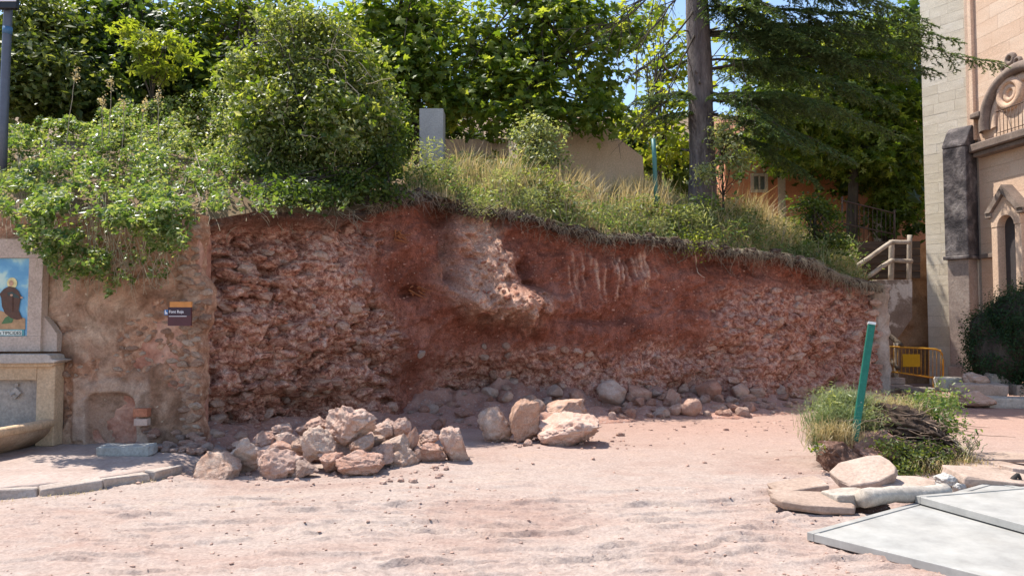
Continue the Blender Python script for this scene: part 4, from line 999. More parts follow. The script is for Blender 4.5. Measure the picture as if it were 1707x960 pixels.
for k in range(135):
    pxw = rr_.uniform(700, 1415); dw = .08 + 3.2 * rr_.random() ** 1.5; ed = float(np.interp(pxw, tb[:, 5], tb[:, 3])); Yw = ed + dw
    if abs(pxw - 720) < 45 and dw > 1.5 or (920 < pxw < 1120 and dw > .8): continue
    b = hb(pxw, Yw); i = int(rr_.choice(8, p=[.06, .06, .22, .22, .1, .1, .12, .12])); sc_ = rr_.uniform(.55, 1.45)
    root = thing("weed", ["leafy green weed growing among the grass on the bank above the cliff", "grey-green narrow-leaved weed among the grass on the bank above the cliff", "olive small-leaved weed among the grass on the bank above the cliff", "tall grassy weed with narrow leaves on the bank above the cliff"][i // 2], "weed", b, "weeds in the bank grass"); root.scale = (sc_ * 1.25, sc_ * 1.25, sc_); root.rotation_euler = (0, 0, rr_.uniform(0, 6))
    for nm_, me_ in (("foliage", WP[i][0]), ("stem", WP[i][1])):
        o = bpy.data.objects.new(nm_, me_); COL.objects.link(o); o.parent = root
def stalks():
    rng = np.random.default_rng(43)
    for k, (x0, y0, x1, y1) in enumerate([(178, 225, 189, 138), (170, 215, 171, 165), (203, 222, 204, 172), (110, 205, 126, 118), (265, 205, 262, 150), (232, 215, 240, 165)]):
        Y = 11.2; b = P(x0, y0 + 40, Y); root = thing("dry_stalk", "dry seed stalk standing up out of the creeper" if k else "tallest dry seed stalk with a pale head standing up out of the creeper", "plant stalk", b, "dry stalks above the creeper"); mb = MB()
        p = wander(b, P(x1, y1, Y), 9, .015, rng) - np.array(list(b)); tube(mb, p, np.linspace(.007, .004, 9), 5); o = mb.build("stem", M['dry_stem'], None, True); o.parent = root
        q_ = p[-1] + rng.normal(size=(70, 3)) * np.array([.03, .03, .06]) - np.array([0, 0, .05]); mb = MB(); leaves(mb, q_, rng.normal(size=(70, 3)), .03, 'oval', rng); o = mb.build("seed_head", M['dry_grass']); o.parent = root; o['kind'] = 'stuff'
stalks()
# turf lip and roots dangling from the cut edge
rng = np.random.default_rng(71)
mb, mr, mh = MB(), MB(), MB()
for k in range(720):
    s = rng.uniform(.18, 1.0); i = int(s * (NU - 1)); c = CL[i * NVV + NVV - 1 - rng.integers(0, 8)]
    if rng.random() > .35 + .65 * (vnoise(np.array([[s * 26, 0, 0]]), 8)[0] > -.1): continue
    s2 = .03 + .06 * rng.random()
    V_, F_ = rock_arrays(int(rng.integers(30)), 2, cuts=4, rough=.3)
    mb.add((V_ * s2 * np.array([1.5, 1, .8])) @ rotz(rng.uniform(0, 6)).T + c + np.array([0, -.03, rng.uniform(-.06, .02)]), F_)
M['topsoil'] = rocky("dark_topsoil", [(.045, .028, .02), (.085, .055, .04), (.15, .10, .07)], 6, 40, .8, .02)
tag(mb.build("topsoil_clods", M['topsoil'], CLIFF), kind='stuff')
for k in range(420):
    s = rng.uniform(.2, 1.0); i = int(s * (NU - 1)); j = NVV - 1 - rng.integers(2, 14); c = CL[i * NVV + j] + np.array([nx[i], ny[i], 0]) * .03
    L = .05 + .28 * rng.random() ** 2.2
    e = c + np.array([nx[i] * .06 + rng.normal() * .10, ny[i] * .10 - .03, -L])
    tube(mr, wander(c, e, 7, .022, rng), np.linspace(.006 * rng.uniform(.4, 1.4), .0015, 7), 4, False)
for k in range(1500):
    s = 1 - .8 * rng.random() ** 1.5; i = int(min(s, .999) * (NU - 1)); c = CL[i * NVV + NVV - 1 - rng.integers(0, 5)] + np.array([nx[i], ny[i], 0]) * .03
    L = .04 + .26 * rng.random() ** 2 * (.5 + s)
    mid = c + np.array([nx[i] * .10 + rng.normal() * .05, ny[i] * .10, -L * .2]); e = mid + np.array([rng.normal() * .07, -.02, -L * .8])
    tube(mh, [c, (c + mid) / 2 + np.array([0, 0, .02]), mid, (mid + e) / 2 + rng.normal(size=3) * .01, e], np.linspace(.0035, .0012, 5), 3, False)
tag(mh.build("hanging_straw", M['dry_stem'], CLIFF), kind='stuff')
M['orange_root'] = plain("orange_torn_root", (.34, .12, .045), .8, var=.4)
for (ax0, ay0) in ((660, 392), (690, 482)):
    mo = MB()
    for k in range(9):
        i = int(np.argmin((PXc - ax0 - rng.normal() * 7) ** 2 + (PYc - ay0 - rng.normal() * 6) ** 2)); c = CL[i] + np.array([.03, -.05, 0]); e = c + np.array([rng.normal() * .10 + .05, -.05, rng.uniform(-.22, .06)])
        tube(mo, wander(c, e, 6, .02, rng), np.linspace(.018, .006, 6), 5, False)
    tag(mo.build("torn_root", M['orange_root'], CLIFF, True), kind='stuff')
tag(mr.build("fine_roots", M['root'], CLIFF), kind='stuff')
M['root_pale'] = plain("pale_root", (.56, .45, .35), .8, var=.25)
for k, pl in enumerate([[(1003, 398), (1010, 404), (1024, 410)], [(1072, 394), (1070, 404), (1078, 410), (1096, 412)], [(1155, 412), (1157, 440), (1160, 455), (1172, 463)], [(1160, 412), (1166, 435), (1176, 452)], [(1185, 420), (1200, 440), (1218, 460)], [(1222, 430), (1214, 450), (1222, 462)], [(915, 372), (900, 390), (893, 410)], [(905, 375), (885, 380), (870, 388)], [(738, 335), (736, 346), (742, 356)], [(1125, 440), (1138, 432), (1150, 424)]]):
    pts_ = []
    for (a, b) in pl:
        i = np.argmin((PXc - a) ** 2 + (PYc - b) ** 2); pts_.append(CL[i] + np.array([.02, -.07, 0]))
    pts_ = np.array(pts_); tq = np.linspace(0, len(pts_) - 1, 12); pp_ = np.stack([np.interp(tq, range(len(pts_)), pts_[:, d_]) for d_ in range(3)], 1)
    tube(MB(), pp_, .01, 5); mb = MB(); tube(mb, pp_ + rng.normal(size=pp_.shape) * .006, np.linspace(.011, .004, 12), 5)
    mb.build("root", M['root_pale' if k in (0, 1, 2) else 'root'], CLIFF, True)

# ------------------------------------------------------------------ plastered wall at the left
WY = 9.6
wx0, wx1 = -14.0, P(331, 540, WY).x
mx_ = np.concatenate([np.linspace(wx0, -7.2, 12)[:-1], np.linspace(-7.2, wx1, 300)]); mz_ = np.linspace(-.1, 3.0, 210)
A_, B_ = np.meshgrid(mx_, mz_, indexing='ij'); ap, bp = A_.ravel(), B_.ravel()
wp = np.stack([ap, np.full_like(ap, WY), bp], 1); wpx, wpy = proj(wp); q = np.stack([ap, bp, 0 * ap], 1)
dd = .06 * fbm(q * 1.1, 3, 301) + .03 * fbm(q * 4, 4, 302) + .008 * fbm(q * 18, 2, 303)
patch = sstep(-.03, .05, fbm(q * 1.5 + 3, 4, 304) + .17 + .25 * gbump(wpx, wpy, 220, 590, 110, 70) - .3 * gbump(wpx, wpy, 180, 700, 110, 60))   # plaster lost
dd -= .035 * patch
w1, w2, wi = worley(q * np.array([7, 8.5, 1]), 305); dd += patch * .05 * np.clip(.7 - w1, 0, 1) * (.3 + wi)
arch = 655 + 26 * ((wpx - 184) / 40) ** 4 * .5
nic = sstep(143, 149, wpx) * sstep(227, 221, wpx) * sstep(arch - 4, arch + 5, wpy) * sstep(748, 738, wpy)
nic_o = sstep(118, 126, wpx) * sstep(252, 244, wpx) * sstep(626, 640, wpy + 10 * fbm(q * 6, 2, 3))
dd = dd + .035 * nic_o * (1 - nic) - .05 * nic
strip = sstep(300, 306, wpx + 3 * fbm(q * 3, 2, 4)) ; dd += .02 * strip * sstep(620, 560, wpy)
wp[:, 1] -= dd
wp[:, 0] += sstep(296, 331, wpx) * (.16 * fbm(np.stack([bp * 1.6, 0 * bp, 0 * bp], 1), 4, 9) + .05 * fbm(np.stack([bp * 7, 0 * bp, 0 * bp], 1), 2, 10) - .04)
gv = wp.reshape(len(mx_), len(mz_), 3)
ret = gv[-1:].copy(); rets = [ret + np.array([.03 * k, .12 * k, 0]) for k in (.5, 1, 2)]
gv = np.concatenate([gv] + rets, 0)
m, t, n, bs = newmat("old_plaster"); l = t.links
tc = n.new("ShaderNodeTexCoord"); co = tc.outputs['Object']
at = n.new("ShaderNodeAttribute"); at.attribute_name = "plaster"; sp = n.new("ShaderNodeSeparateColor"); l.new(at.outputs['Color'], sp.inputs[0])
a = noise(n, l, co, 1.6, 8, .65, .5); r = ramp(n, [(.26, .14, .09), (.41, .25, .17), (.55, .38, .275)], [.37, .5, .62]); l.new(a.outputs[0], r.inputs[0])
b = noise(n, l, co, 14, 7, .7, .4); r2 = ramp(n, [(.30, .15, .09), (.46, .25, .16), (.62, .43, .31)], [.35, .52, .68]); l.new(b.outputs[0], r2.inputs[0])
c = mix(n, l, r.outputs[0], r2.outputs[0], mathn(n, l, 'MULTIPLY', sp.outputs[0], .85))
c = mix(n, l, c, (.36, .22, .155), mathn(n, l, 'MULTIPLY', sp.outputs[1], .8))
c = mix(n, l, c, (.50, .36, .28), mathn(n, l, 'MULTIPLY', sp.outputs[2], .6))
f = noise(n, l, co, 46, 5, .7); r3 = ramp(n, [(.7, .69, .68), (1.18, 1.18, 1.17)], [.33, .67]); l.new(f.outputs[0], r3.inputs[0])
stn = noise(n, l, co, 3.4, 7, .7, .8); r7 = ramp(n, [(.5, .46, .42), (1.05, 1.04, 1.03)], [.38, .56]); l.new(stn.outputs[0], r7.inputs[0]); c = mix(n, l, c, r7.outputs[0], .8, 'MULTIPLY')
c = mix(n, l, c, r3.outputs[0], .7, 'MULTIPLY')
sk = noise(n, l, co, 12, 3, .5); r5 = ramp(n, [(0, 0, 0), (1, 1, 1)], [.70, .73]); l.new(sk.outputs[0], r5.inputs[0])
c = mix(n, l, c, (.62, .48, .36), mathn(n, l, 'MULTIPLY', r5.outputs[0], .8))
l.new(c, bs.inputs['Base Color']); bs.inputs['Roughness'].default_value = .93; bs.inputs['Specular IOR Level'].default_value = .15
bumps(n, l, bs, [(b.outputs[0], .5, .03), (f.outputs[0], .5, .01)]); M['plaster'] = m
PW = thing("plastered_wall", "old plastered stone wall with a blocked niche between fountain and cliff", "wall", (0, 0, 0))
mb = MB().add(gv.reshape(-1, 3), grid_faces(gv.shape[0], gv.shape[1])); me = mb.mesh("plaster_face", True)
at_ = np.zeros((gv.shape[0] * gv.shape[1], 4), np.float32); nn_ = len(ap); at_[:nn_, 0] = np.maximum(patch, sstep(318, 327, wpx + 8 * fbm(q * 3, 3, 311))); at_[:nn_, 1] = nic; at_[:nn_, 2] = np.clip(nic_o * (1 - nic) + .5 * strip * sstep(-.1, .3, fbm(q * 2.4, 3, 66)), 0, 1); at_[nn_:, 0] = 1
me.attributes.new("plaster", 'FLOAT_COLOR', 'POINT').data.foreach_set("color", at_.ravel())
link("plaster_face", me, M['plaster'], PW)
M['rubble_warm'] = rocky('warm_wall_stone', [(.32, .175, .12), (.48, .31, .22), (.64, .48, .37)], 2.5, 16, .6, .03, rand=True)
# exposed stones and the bare orange brick
M['brick'] = rocky("orange_brick", [(.38, .13, .07), (.48, .18, .10), (.52, .24, .15)], 6, 30, .5, .01)
mb = MB(); c = P(237, 687, WY - .05); box(mb, c, (.088, .06, .052)); bevel(mb.build("brick", M['brick'], PW), .008)
mb = MB(); c = P(237, 703, WY - .045); box(mb, c, (.084, .05, .045)); bevel(mb.build("brick", M['rock_pink'], PW), .01)
SMP = []
for k in range(6):
    me_ = SM[k].copy(); me_.materials[0] = M['rubble_warm']; SMP.append(me_)
idx = [i for i in range(len(ap)) if patch[i] > .6 and 100 < wpx[i] < 318 and 480 < wpy[i] < 735 and nic_o[i] < .3]
r_ = np.random.default_rng(91); r_.shuffle(idx); got = np.zeros((0, 3))
for i in idx:
    if len(got) > 85: break
    if len(got) and ((got - wp[i]) ** 2).sum(1).min() < .11 ** 2: continue
    got = np.vstack([got, wp[i]]); s = r_.uniform(.022, .06)
    o = link("stone", SMP[r_.integers(6)], None, PW); o.location = wp[i] + np.array([0, s * .25, 0]); o.scale = (s * 1.25, s * .7, s * .75); o.rotation_euler = (0, r_.uniform(-.4, .4), r_.uniform(-.3, .3))
idx = [i for i in range(len(ap)) if 300 < wpx[i] < 334 and 375 < wpy[i] < 745]; r_.shuffle(idx); got = np.zeros((0, 3))
for i in idx:
    if len(got) > 70: break
    if len(got) and ((got - wp[i]) ** 2).sum(1).min() < .10 ** 2: continue
    got = np.vstack([got, wp[i]]); s = r_.uniform(.03, .085)
    o = link("stone", SMP[r_.integers(6)], None, PW); o.location = wp[i] + np.array([s * .2 * (wpx[i] > 324), s * .3, 0]); o.scale = (s * 1.25, s * .8, s * .75); o.rotation_euler = (0, r_.uniform(-.4, .4), r_.uniform(-.3, .5))
# stone coping that retains the garden behind the wall
mb = MB(); box(mb, (-9.0, 9.86, 1.35), (5.0, .2, 1.4)); mb.build("core", M['stone_wall'], PW)

# slab of pale stone and dark debris against the wall foot
def slab(name, px, py, Y, wpx, hz, dp, label, mat, rot=0., tilt=(0., 0.), seed=0, cat="slab", irregular=.24, n=8, group=None, z=None):
    """Flat stone: an uneven outline, real thickness hz (m), dp deep (m), standing at pixel (px, py) of its centre."""
    rr_ = np.random.default_rng(seed); c = P(px, py, Y); hw = wpx * Y / F / 2
    poly = []
    cr_ = [(1, 1), (-1, 1), (-1, -1), (1, -1)]
    for k in range(4):
        (xa_, ya_), (xb_, yb_) = cr_[k], cr_[(k + 1) % 4]
        poly.append((xa_ - xa_ * abs(rr_.normal()) * irregular * .8, ya_ - ya_ * abs(rr_.normal()) * irregular * .8))
        for f in (.3, .68):
            j = rr_.normal() * irregular * .25; f += rr_.uniform(-.1, .1); poly.append((xa_ + (xb_ - xa_) * f + (j if xa_ == xb_ else 0), ya_ + (yb_ - ya_) * f + (j if ya_ == yb_ else 0)))
    poly = np.array(poly) * np.array([hw, dp / 2]); n = len(poly)
    mb = MB(); lay = []
    for zz, sc in ((-hz / 2, .93), (-hz * .2, 1.0), (hz * .36, 1.0), (hz / 2, .955)):
        lay.append(np.concatenate([poly * sc * (1 + .02 * rr_.normal(size=(n, 1))), np.full((n, 1), zz) + rr_.normal(size=(n, 1)) * hz * .05], 1))
    ctr = np.array([[0, 0, -hz / 2], [0, 0, hz / 2 + hz * .03]])
    V_ = np.concatenate(lay + [ctr]); i = np.arange(n); j = (i + 1) % n; Q = [np.stack([i + a * n, j + a * n, j + (a + 1) * n, i + (a + 1) * n], 1) for a in range(3)]
    mb.add(V_, Q + [np.stack([np.full(n, 4 * n), j, i], 1), np.stack([np.full(n, 4 * n + 1), i + 3 * n, j + 3 * n], 1)])
    o = mb.build(name, M[mat]); o.location = c if z is None else (c.x, c.y, z); o.rotation_euler = (math.radians(tilt[0]), math.radians(tilt[1]), math.radians(rot))
    sb = o.modifiers.new("edge", 'BEVEL'); sb.width = hz * .07; sb.segments = 1; sb.limit_method = 'ANGLE'; sb.angle_limit = .5
    return tag(o, label, cat, group)
M['blue_stone'] = rocky("bluish_stone", [(.27, .255, .235), (.37, .355, .325), (.45, .43, .39)], 4, 30, .4, .01)
slab("stone_slab", 212, 751, 8.8, 92, .13, .26, "long bluish-grey stone block lying against the foot of the plastered wall", 'blue_stone', seed=5, irregular=.1)

# ------------------------------------------------------------------ pavement with kerb stones
PVZ = .10
kerb = [(-14, 6.5), (-8, 6.55), (-5.4, 6.72), (-4.65, 6.92), (-4.2, 7.18), (-3.85, 7.52), (-3.62, 7.9), (-3.5, 8.3)]
kp_ = np.array(kerb)
mb = MB(); poly = [(x + .1, y + .1) for x, y in kerb] + [(-3.5, 8.7), (-3.62, 9.9), (-14, 9.9)]
pxs = np.linspace(-14, -3.3, 160); pys = np.linspace(6.4, 9.9, 60); A_, B_ = np.meshgrid(pxs, pys, indexing='ij')
lim = np.interp(A_, np.append(kp_[:, 0], -3.3), np.append(kp_[:, 1], 9.2)) + .07
hh = np.where(B_ > lim, PVZ + .012 * fbm(np.stack([A_ * 2, B_ * 2, 0 * A_], -1).reshape(-1, 3), 3, 5).reshape(A_.shape), -.15)
hh = np.where(A_ > -3.75, np.minimum(hh, PVZ - .3 * (A_ + 3.75)), hh)
M['pavement'] = rocky("worn_concrete", [(.30, .215, .18), (.38, .29, .25), (.42, .335, .295)], 1.3, 26, .35, .012)
pav = tag(MB().add(np.stack([A_, B_, hh], -1).reshape(-1, 3), grid_faces(160, 60)).build("pavement", M['pavement'], smooth=True), kind='structure')
M['kerb'] = rocky("kerb_stone", [(.30, .23, .19), (.40, .32, .27), (.46, .39, .34)], 4, 30, .5, .012, rand=True)
kd = np.concatenate([[0], np.cumsum(np.hypot(*np.diff(kp_, axis=0).T))]); rr_ = random.Random(8)
s = 5.0
while s < kd[-1] - .2:
    L = rr_.uniform(.38, .62); s2 = min(s + L, kd[-1])
    a = np.array([np.interp(s, kd, kp_[:, 0]), np.interp(s, kd, kp_[:, 1])]); b = np.array([np.interp(s2, kd, kp_[:, 0]), np.interp(s2, kd, kp_[:, 1])])
    mid = (a + b) / 2; ang = math.atan2(b[1] - a[1], b[0] - a[0]); mb = MB(); box(mb, (0, 0, 0), (np.linalg.norm(b - a) / 2 - .004, .07, .06))
    v = mb.v[0]; v += np.random.default_rng(int(s * 99)).normal(size=v.shape) * .012
    o = mb.build("kerb_stone", M['kerb'], pav); o.location = (mid[0], mid[1], .045 + rr_.uniform(-.014, .010)); o.rotation_euler = (rr_.uniform(-.05, .05), rr_.uniform(-.02, .02), ang); bevel(o, .016, 2)
    s = s2
rng = np.random.default_rng(13); n = 1500; s_ = rng.uniform(5, kd[-1], n)
Bp = np.stack([np.interp(s_, kd, kp_[:, 0]) + .03, np.interp(s_, kd, kp_[:, 1]) - .11 + rng.normal(size=n) * .03, np.full(n, -.01)], 1); Bp[:, 0] += rng.normal(size=n) * .03
mb = MB(); blades(mb, Bp, rng.uniform(.02, .07, n), .003, .9, rng); tag(mb.build("kerb_grass", M['dry_grass']), "dry grass tufts along the foot of the pavement kerb", kind='stuff')

# ------------------------------------------------------------------ fountain
M['render_cream'] = rocky("cream_render", [(.44, .285, .165), (.58, .40, .255), (.64, .475, .33)], 1.8, 34, .4, .01)
M['render_grey'] = rocky("stained_render", [(.24, .195, .165), (.38, .31, .26), (.52, .41, .33)], 2.6, 30, .5, .012)
M['stone_grey'] = rocky("grey_ledge", [(.30, .25, .21), (.44, .365, .31), (.52, .44, .375)], 3, 30, .5, .012)
M['surround'] = rocky("pinkish_render", [(.40, .30, .24), (.50, .385, .315), (.56, .44, .365)], 1.8, 36, .4, .01)
M['basin_stone'] = rocky('damp_basin_stone', [(.20, .125, .08), (.36, .24, .155), (.50, .36, .25)], 1.6, 22, .5, .012)
FX = P(-35, 540, 9.4).x
FT = thing("fountain", "old wall fountain with a rounded stone basin below a cream rendered back", "fountain", (FX, 9.5, PVZ))
def fpart(name, mb, mat, sm=False, bv=0.):
    o = mb.build(name, M[mat], None, sm); o.parent = FT; o.location = (-FX, -9.5, -PVZ)
    if bv: bevel(o, bv)
    return o
hwF = P(95, 540, 9.4).x - FX
def zz(py, Y): return P(0, py, Y).z
zt_, zb_ = zz(606, 9.42), PVZ
inn = P(66, 540, 9.42).x - FX
for sgn in (-1, 1):
    mb = MB(); box(mb, (FX + sgn * (inn + hwF) / 2, 9.49, (zt_ + zb_) / 2), ((hwF - inn) / 2, .10, (zt_ - zb_) / 2)); fpart("pilaster", mb, 'render_cream', bv=.012)
mb = MB(); zi = zz(633, 9.42); box(mb, (FX, 9.49, (zt_ + zi) / 2 - .001), (inn - .002, .098, (zt_ - zi) / 2)); fpart("lintel", mb, 'render_cream', bv=.008)
mb = MB(); box(mb, (FX, 9.545, (zi + zb_) / 2), (inn - .002, .07, (zi - zb_) / 2 - .002)); fpart("back_panel", mb, 'render_grey')
# ledge in two courses, its right end broken
mb = MB(); z1, z2 = zz(605, 9.3), zz(590, 9.3); rr2 = np.random.default_rng(3)
poly = [(-1.15, z1 + .02), (-1.15, z2), (hwF - .04, z2), (hwF + .01, z2 - .015), (hwF + .02, z2 - .06), (hwF + .12, z1 + .035), (hwF + .05, z1), (.4, z1 - .006), (.2, z1 + .02)]
prism(mb, poly, (FX, 9.26, 0), (1, 0, 0), (0, 0, 1), (0, 1, 0), .3); fpart("ledge", mb, 'stone_grey', bv=.012)
mb = MB(); prism(mb, [(-1.1, z1 - .05), (-1.1, z1 + .01), (hwF + .05, z1 - .003), (hwF - .02, z1 - .05)], (FX, 9.33, 0), (1, 0, 0), (0, 0, 1), (0, 1, 0), .2); fpart("ledge_course", mb, 'render_cream', bv=.008)
# spouts
for sx in (26, -96):
    c = P(sx, 655, 9.44); mb = MB()
    box(mb, (c.x, 9.455, c.z), (.05, .03, .055), np.array(Matrix.Rotation(math.pi / 4, 3, 'Y'))); tube(mb, [(c.x, 9.46, c.z - .005), (c.x, 9.38, c.z - .012), (c.x, 9.34, c.z - .035)], .014, 8)
    fpart("spout", mb, 'stone_grey', bv=.012)
    mb = MB(); box(mb, (c.x, 9.46, c.z + .10), (.022, .012, .018)); fpart("spout_plate", mb, 'render_grey', bv=.005)
# basin: half an ellipse against the wall
def half_ring(mb, prof, n=48, cy=9.42):
    an = np.linspace(0, -math.pi, n); V_ = []
    for a in an:
        for (k, zc) in prof:
            # straight flanks near the wall, rounded front
            V_.append((FX + (hwF * .99 + k) * math.copysign(abs(math.cos(a)) ** .75, math.cos(a)), cy + (1.74 + k) * -abs(math.sin(a)) ** .85, zc))
    mb.add(np.array(V_), grid_faces(n, len(prof)))
mb = MB(); half_ring(mb, [(-.02, .335), (-.03, .29), (-.09, .22), (-.20, .14), (-.36, .06)]); fpart("basin", mb, 'basin_stone', True)
mb = MB(); half_ring(mb, [(-.13, .28), (-.12, .412), (-.10, .43), (-.02, .434), (.01, .422), (.016, .40), (.008, .345), (-.02, .33)]); fpart("rim", mb, 'render_cream', True)
mb = MB(); half_ring(mb, [(-.12, .30), (-.9, .30)]); M['basin_in'] = plain("wet_basin_floor", (.10, .13, .19), .25, var=.3, scale=5, spec=.5); fpart("water", mb, 'basin_in')
# tile picture over the ledge
TP = thing("tile_picture", "tiled picture of a brown robed monk under a cloudy sky above the fountain", "tile picture", (FX, 9.5, 1.5))
def tpart(name, mb, mat, parent=None):
    o = mb.build(name, M[mat] if isinstance(mat, str) else mat); o.parent = TP; o.location = (-FX, -9.5, -1.5); return o
yt, yb, xr = zz(430, 9.45), zz(560, 9.45), P(45, 540, 9.45).x - FX
ztop_, zbot_ = zz(398, 9.45), zz(586, 9.45)
so = P(68, 540, 9.45).x - FX
mb = MB(); box(mb, (FX, 9.52, (ztop_ + yt) / 2), (so, .07, (ztop_ - yt) / 2 - .002)); tpart("surround_top", mb, 'surround')
mb = MB(); box(mb, (FX, 9.52, (zbot_ + yb) / 2), (so, .068, (yb - zbot_) / 2 - .002)); tpart("surround_bottom", mb, 'surround')
for sgn in (-1, 1):
    mb = MB(); box(mb, (FX + sgn * (xr + so) / 2, 9.52, (yt + yb) / 2), ((so - xr) / 2, .066, (yt - yb) / 2)); tpart("surround_side", mb, 'surround')
mb = MB(); e0 = so; prism(mb, [(e0, zbot_), (P(96, 540, 9.5).x - FX, zbot_), (P(95, 540, 9.5).x - FX, zbot_ + .22), (P(86, 540, 9.5).x - FX, zbot_ + .32), (e0, zbot_ + .44)], (FX, 9.50, 0), (1, 0, 0), (0, 0, 1), (0, 1, 0), .12); tpart("plaster_patch", mb, 'surround')
m, t, n, bs = newmat("glazed_sky"); l = t.links; tc = n.new("ShaderNodeTexCoord"); a = noise(n, l, tc.outputs['Object'], 3.2, 4, .55, .3)
r = ramp(n, [(.10, .30, .50), (.17, .40, .56), (.42, .60, .55), (.60, .68, .58)], [.36, .48, .56, .7]); l.new(a.outputs[0], r.inputs[0]); l.new(r.outputs[0], bs.inputs['Base Color']); bs.inputs['Roughness'].default_value = .3; M['gl_sky'] = m
for nm_, col in (('gl_robe', (.085, .03, .018)), ('gl_skin', (.50, .27, .17)), ('gl_halo', (.72, .60, .28)), ('gl_earth', (.42, .24, .12)), ('gl_green', (.07, .16, .06)), ('gl_teal', (.10, .34, .36)), ('gl_white', (.72, .74, .66)), ('gl_dark', (.03, .05, .05))):
    M[nm_] = plain("glaze_" + nm_[3:], col, .3, var=.25, scale=20)
mb = MB(); box(mb, (FX, 9.535, (yt + yb) / 2), (xr, .04, (yt - yb) / 2)); tpart("tile_panel", mb, 'gl_sky')
def flat(name, poly, mat, lift):
    """A flat print laid 3 mm steps proud on the tiles; corners given as photograph pixels."""
    mb = MB(); Yf = 9.493 - .003 * lift; pts_ = [P(a, b, Yf) for a, b in poly]; n_ = len(pts_)
    mb.add(np.array([list(q_) for q_ in pts_]), [np.array([list(range(n_))])]); return tpart(name, mb, mat)
def disc(cx, cy, rx, ry, n=18): return [(cx + rx * math.cos(k * 2 * math.pi / n), cy - ry * math.sin(k * 2 * math.pi / n)) for k in range(n)][::-1]
flat("painted_ground", [(-110, 549), (42, 549), (42, 531), (32, 527), (20, 533), (8, 520), (-6, 516), (-40, 528), (-110, 520)], 'gl_earth', 1)
flat("painted_bush", [(2, 540), (20, 538), (24, 528), (14, 526), (8, 530)], 'gl_green', 2)
flat("painted_halo", disc(20, 472, 8.5, 9.5), 'gl_halo', 2)
flat("painted_robe", [(8, 522), (18, 530), (28, 533), (37, 531), (31, 517), (34, 500), (35, 494), (31, 485), (24, 479), (15, 477), (6, 482), (-1, 490), (2, 497), (3, 510)], 'gl_robe', 3)
flat("painted_sleeve", [(12, 488), (20, 486), (30, 493), (33, 497), (24, 496), (14, 492)], 'gl_dark', 4)
flat("painted_face", disc(18.5, 472, 3.6, 5), 'gl_skin', 4)
flat("painted_hand", disc(19, 492, 2.6, 1.8, 10), 'gl_skin', 5); flat("painted_hand", disc(36, 496, 2.4, 1.6, 10), 'gl_skin', 5)
flat("painted_cord", [(20, 493), (21.3, 493), (21, 520), (19.6, 520)], 'gl_robe', 5)
flat("caption_strip", [(-110, 560), (40, 560), (40, 549), (-110, 549)], 'gl_teal', 3)
flat("caption_plate", [(-106, 558.6), (36.5, 558.6), (36.5, 550.6), (-106, 550.6)], 'gl_white', 4)
def text(body, px, py, Y, hpx, mat, parent_fn, name, sx=1.0, bold=.0, align='LEFT'):
    cu = bpy.data.curves.new(name, 'FONT'); cu.body = body; cu.size = 1.0; cu.align_x = align; cu.offset = bold
    o = bpy.data.objects.new(name, cu); COL.objects.link(o); dg = bpy.context.evaluated_depsgraph_get(); me = bpy.data.meshes.new_from_object(o.evaluated_get(dg)); bpy.data.objects.remove(o)
    h = hpx * Y / F / .7; c = P(px, py, Y); me.materials.clear(); me.materials.append(M[mat])
    me.transform(Matrix.Translation(c) @ Matrix.Rotation(math.pi / 2, 4, 'X') @ Matrix.Diagonal((h * sx, h, h, 1)))
    o = bpy.data.objects.new(name, me); COL.objects.link(o); parent_fn(o); return o
def par(T):
    def f(o): o.parent = T; o.location = -T.location
    return f
text("A TIPICIDES", 35, 557.4, 9.476, 5.4, 'gl_dark', par(TP), "caption_text", .95, .01, 'RIGHT')

# ------------------------------------------------------------------ brown sign on the wall
SG = thing("wall_sign", "small brown sign with white lettering and orange top strip beside the masonry edge", "sign", P(295, 540, 9.45))
M['sg_brown'] = plain("brown_enamel", (.085, .022, .028), .45, var=.12); M['sg_dark'] = plain("dark_brown_enamel", (.04, .015, .03), .4, var=.12); M['sg_orange'] = plain("orange_enamel", (.60, .24, .06), .5, var=.15); M['sg_white'] = plain("white_print", (.75, .72, .74), .5, var=.03); M['sg_blue'] = plain("blue_print", (.03, .16, .42), .5, var=.05)
def spart(name, x0, y0, x1, y1, mat, Y, th):
    a, b = P(x0, y0, Y), P(x1, y1, Y); mb = MB(); box(mb, ((a.x + b.x) / 2, Y + th / 2, (a.z + b.z) / 2), (abs(b.x - a.x) / 2, th / 2, abs(b.z - a.z) / 2)); o = mb.build(name, M[mat]); par(SG)(o); return o
spart("panel", 280, 512, 318, 543, 'sg_brown', 9.40, .03); spart("title_panel", 280.5, 513, 317.5, 526, 'sg_dark', 9.396, .003); spart("header_strip", 283, 503, 319, 512, 'sg_orange', 9.40, .028)
spart("icon_plate", 274, 516, 280, 525, 'sg_blue', 9.40, .02); spart("rule_line", 281.5, 526.6, 311, 527.6, 'sg_white', 9.394, .003)
a = P(277, 520, 9.396); mb = MB(); prism(mb, [(-.016, -.026), (.018, -.026), (.012, -.006), (-.002, .0), (-.006, .026), (-.014, .022)], (a.x, 9.399, a.z), (1, 0, 0), (0, 0, 1), (0, -1, 0), .004); o = mb.build("icon", M['sg_white']); par(SG)(o)
text("Font Roja", 281.5, 521.6, 9.391, 4.6, 'sg_white', par(SG), "lettering", .95, .02)
text("Parc natural", 282, 531.5, 9.391, 2.0, 'sg_brown', par(SG), "small_print", .9) if False else None

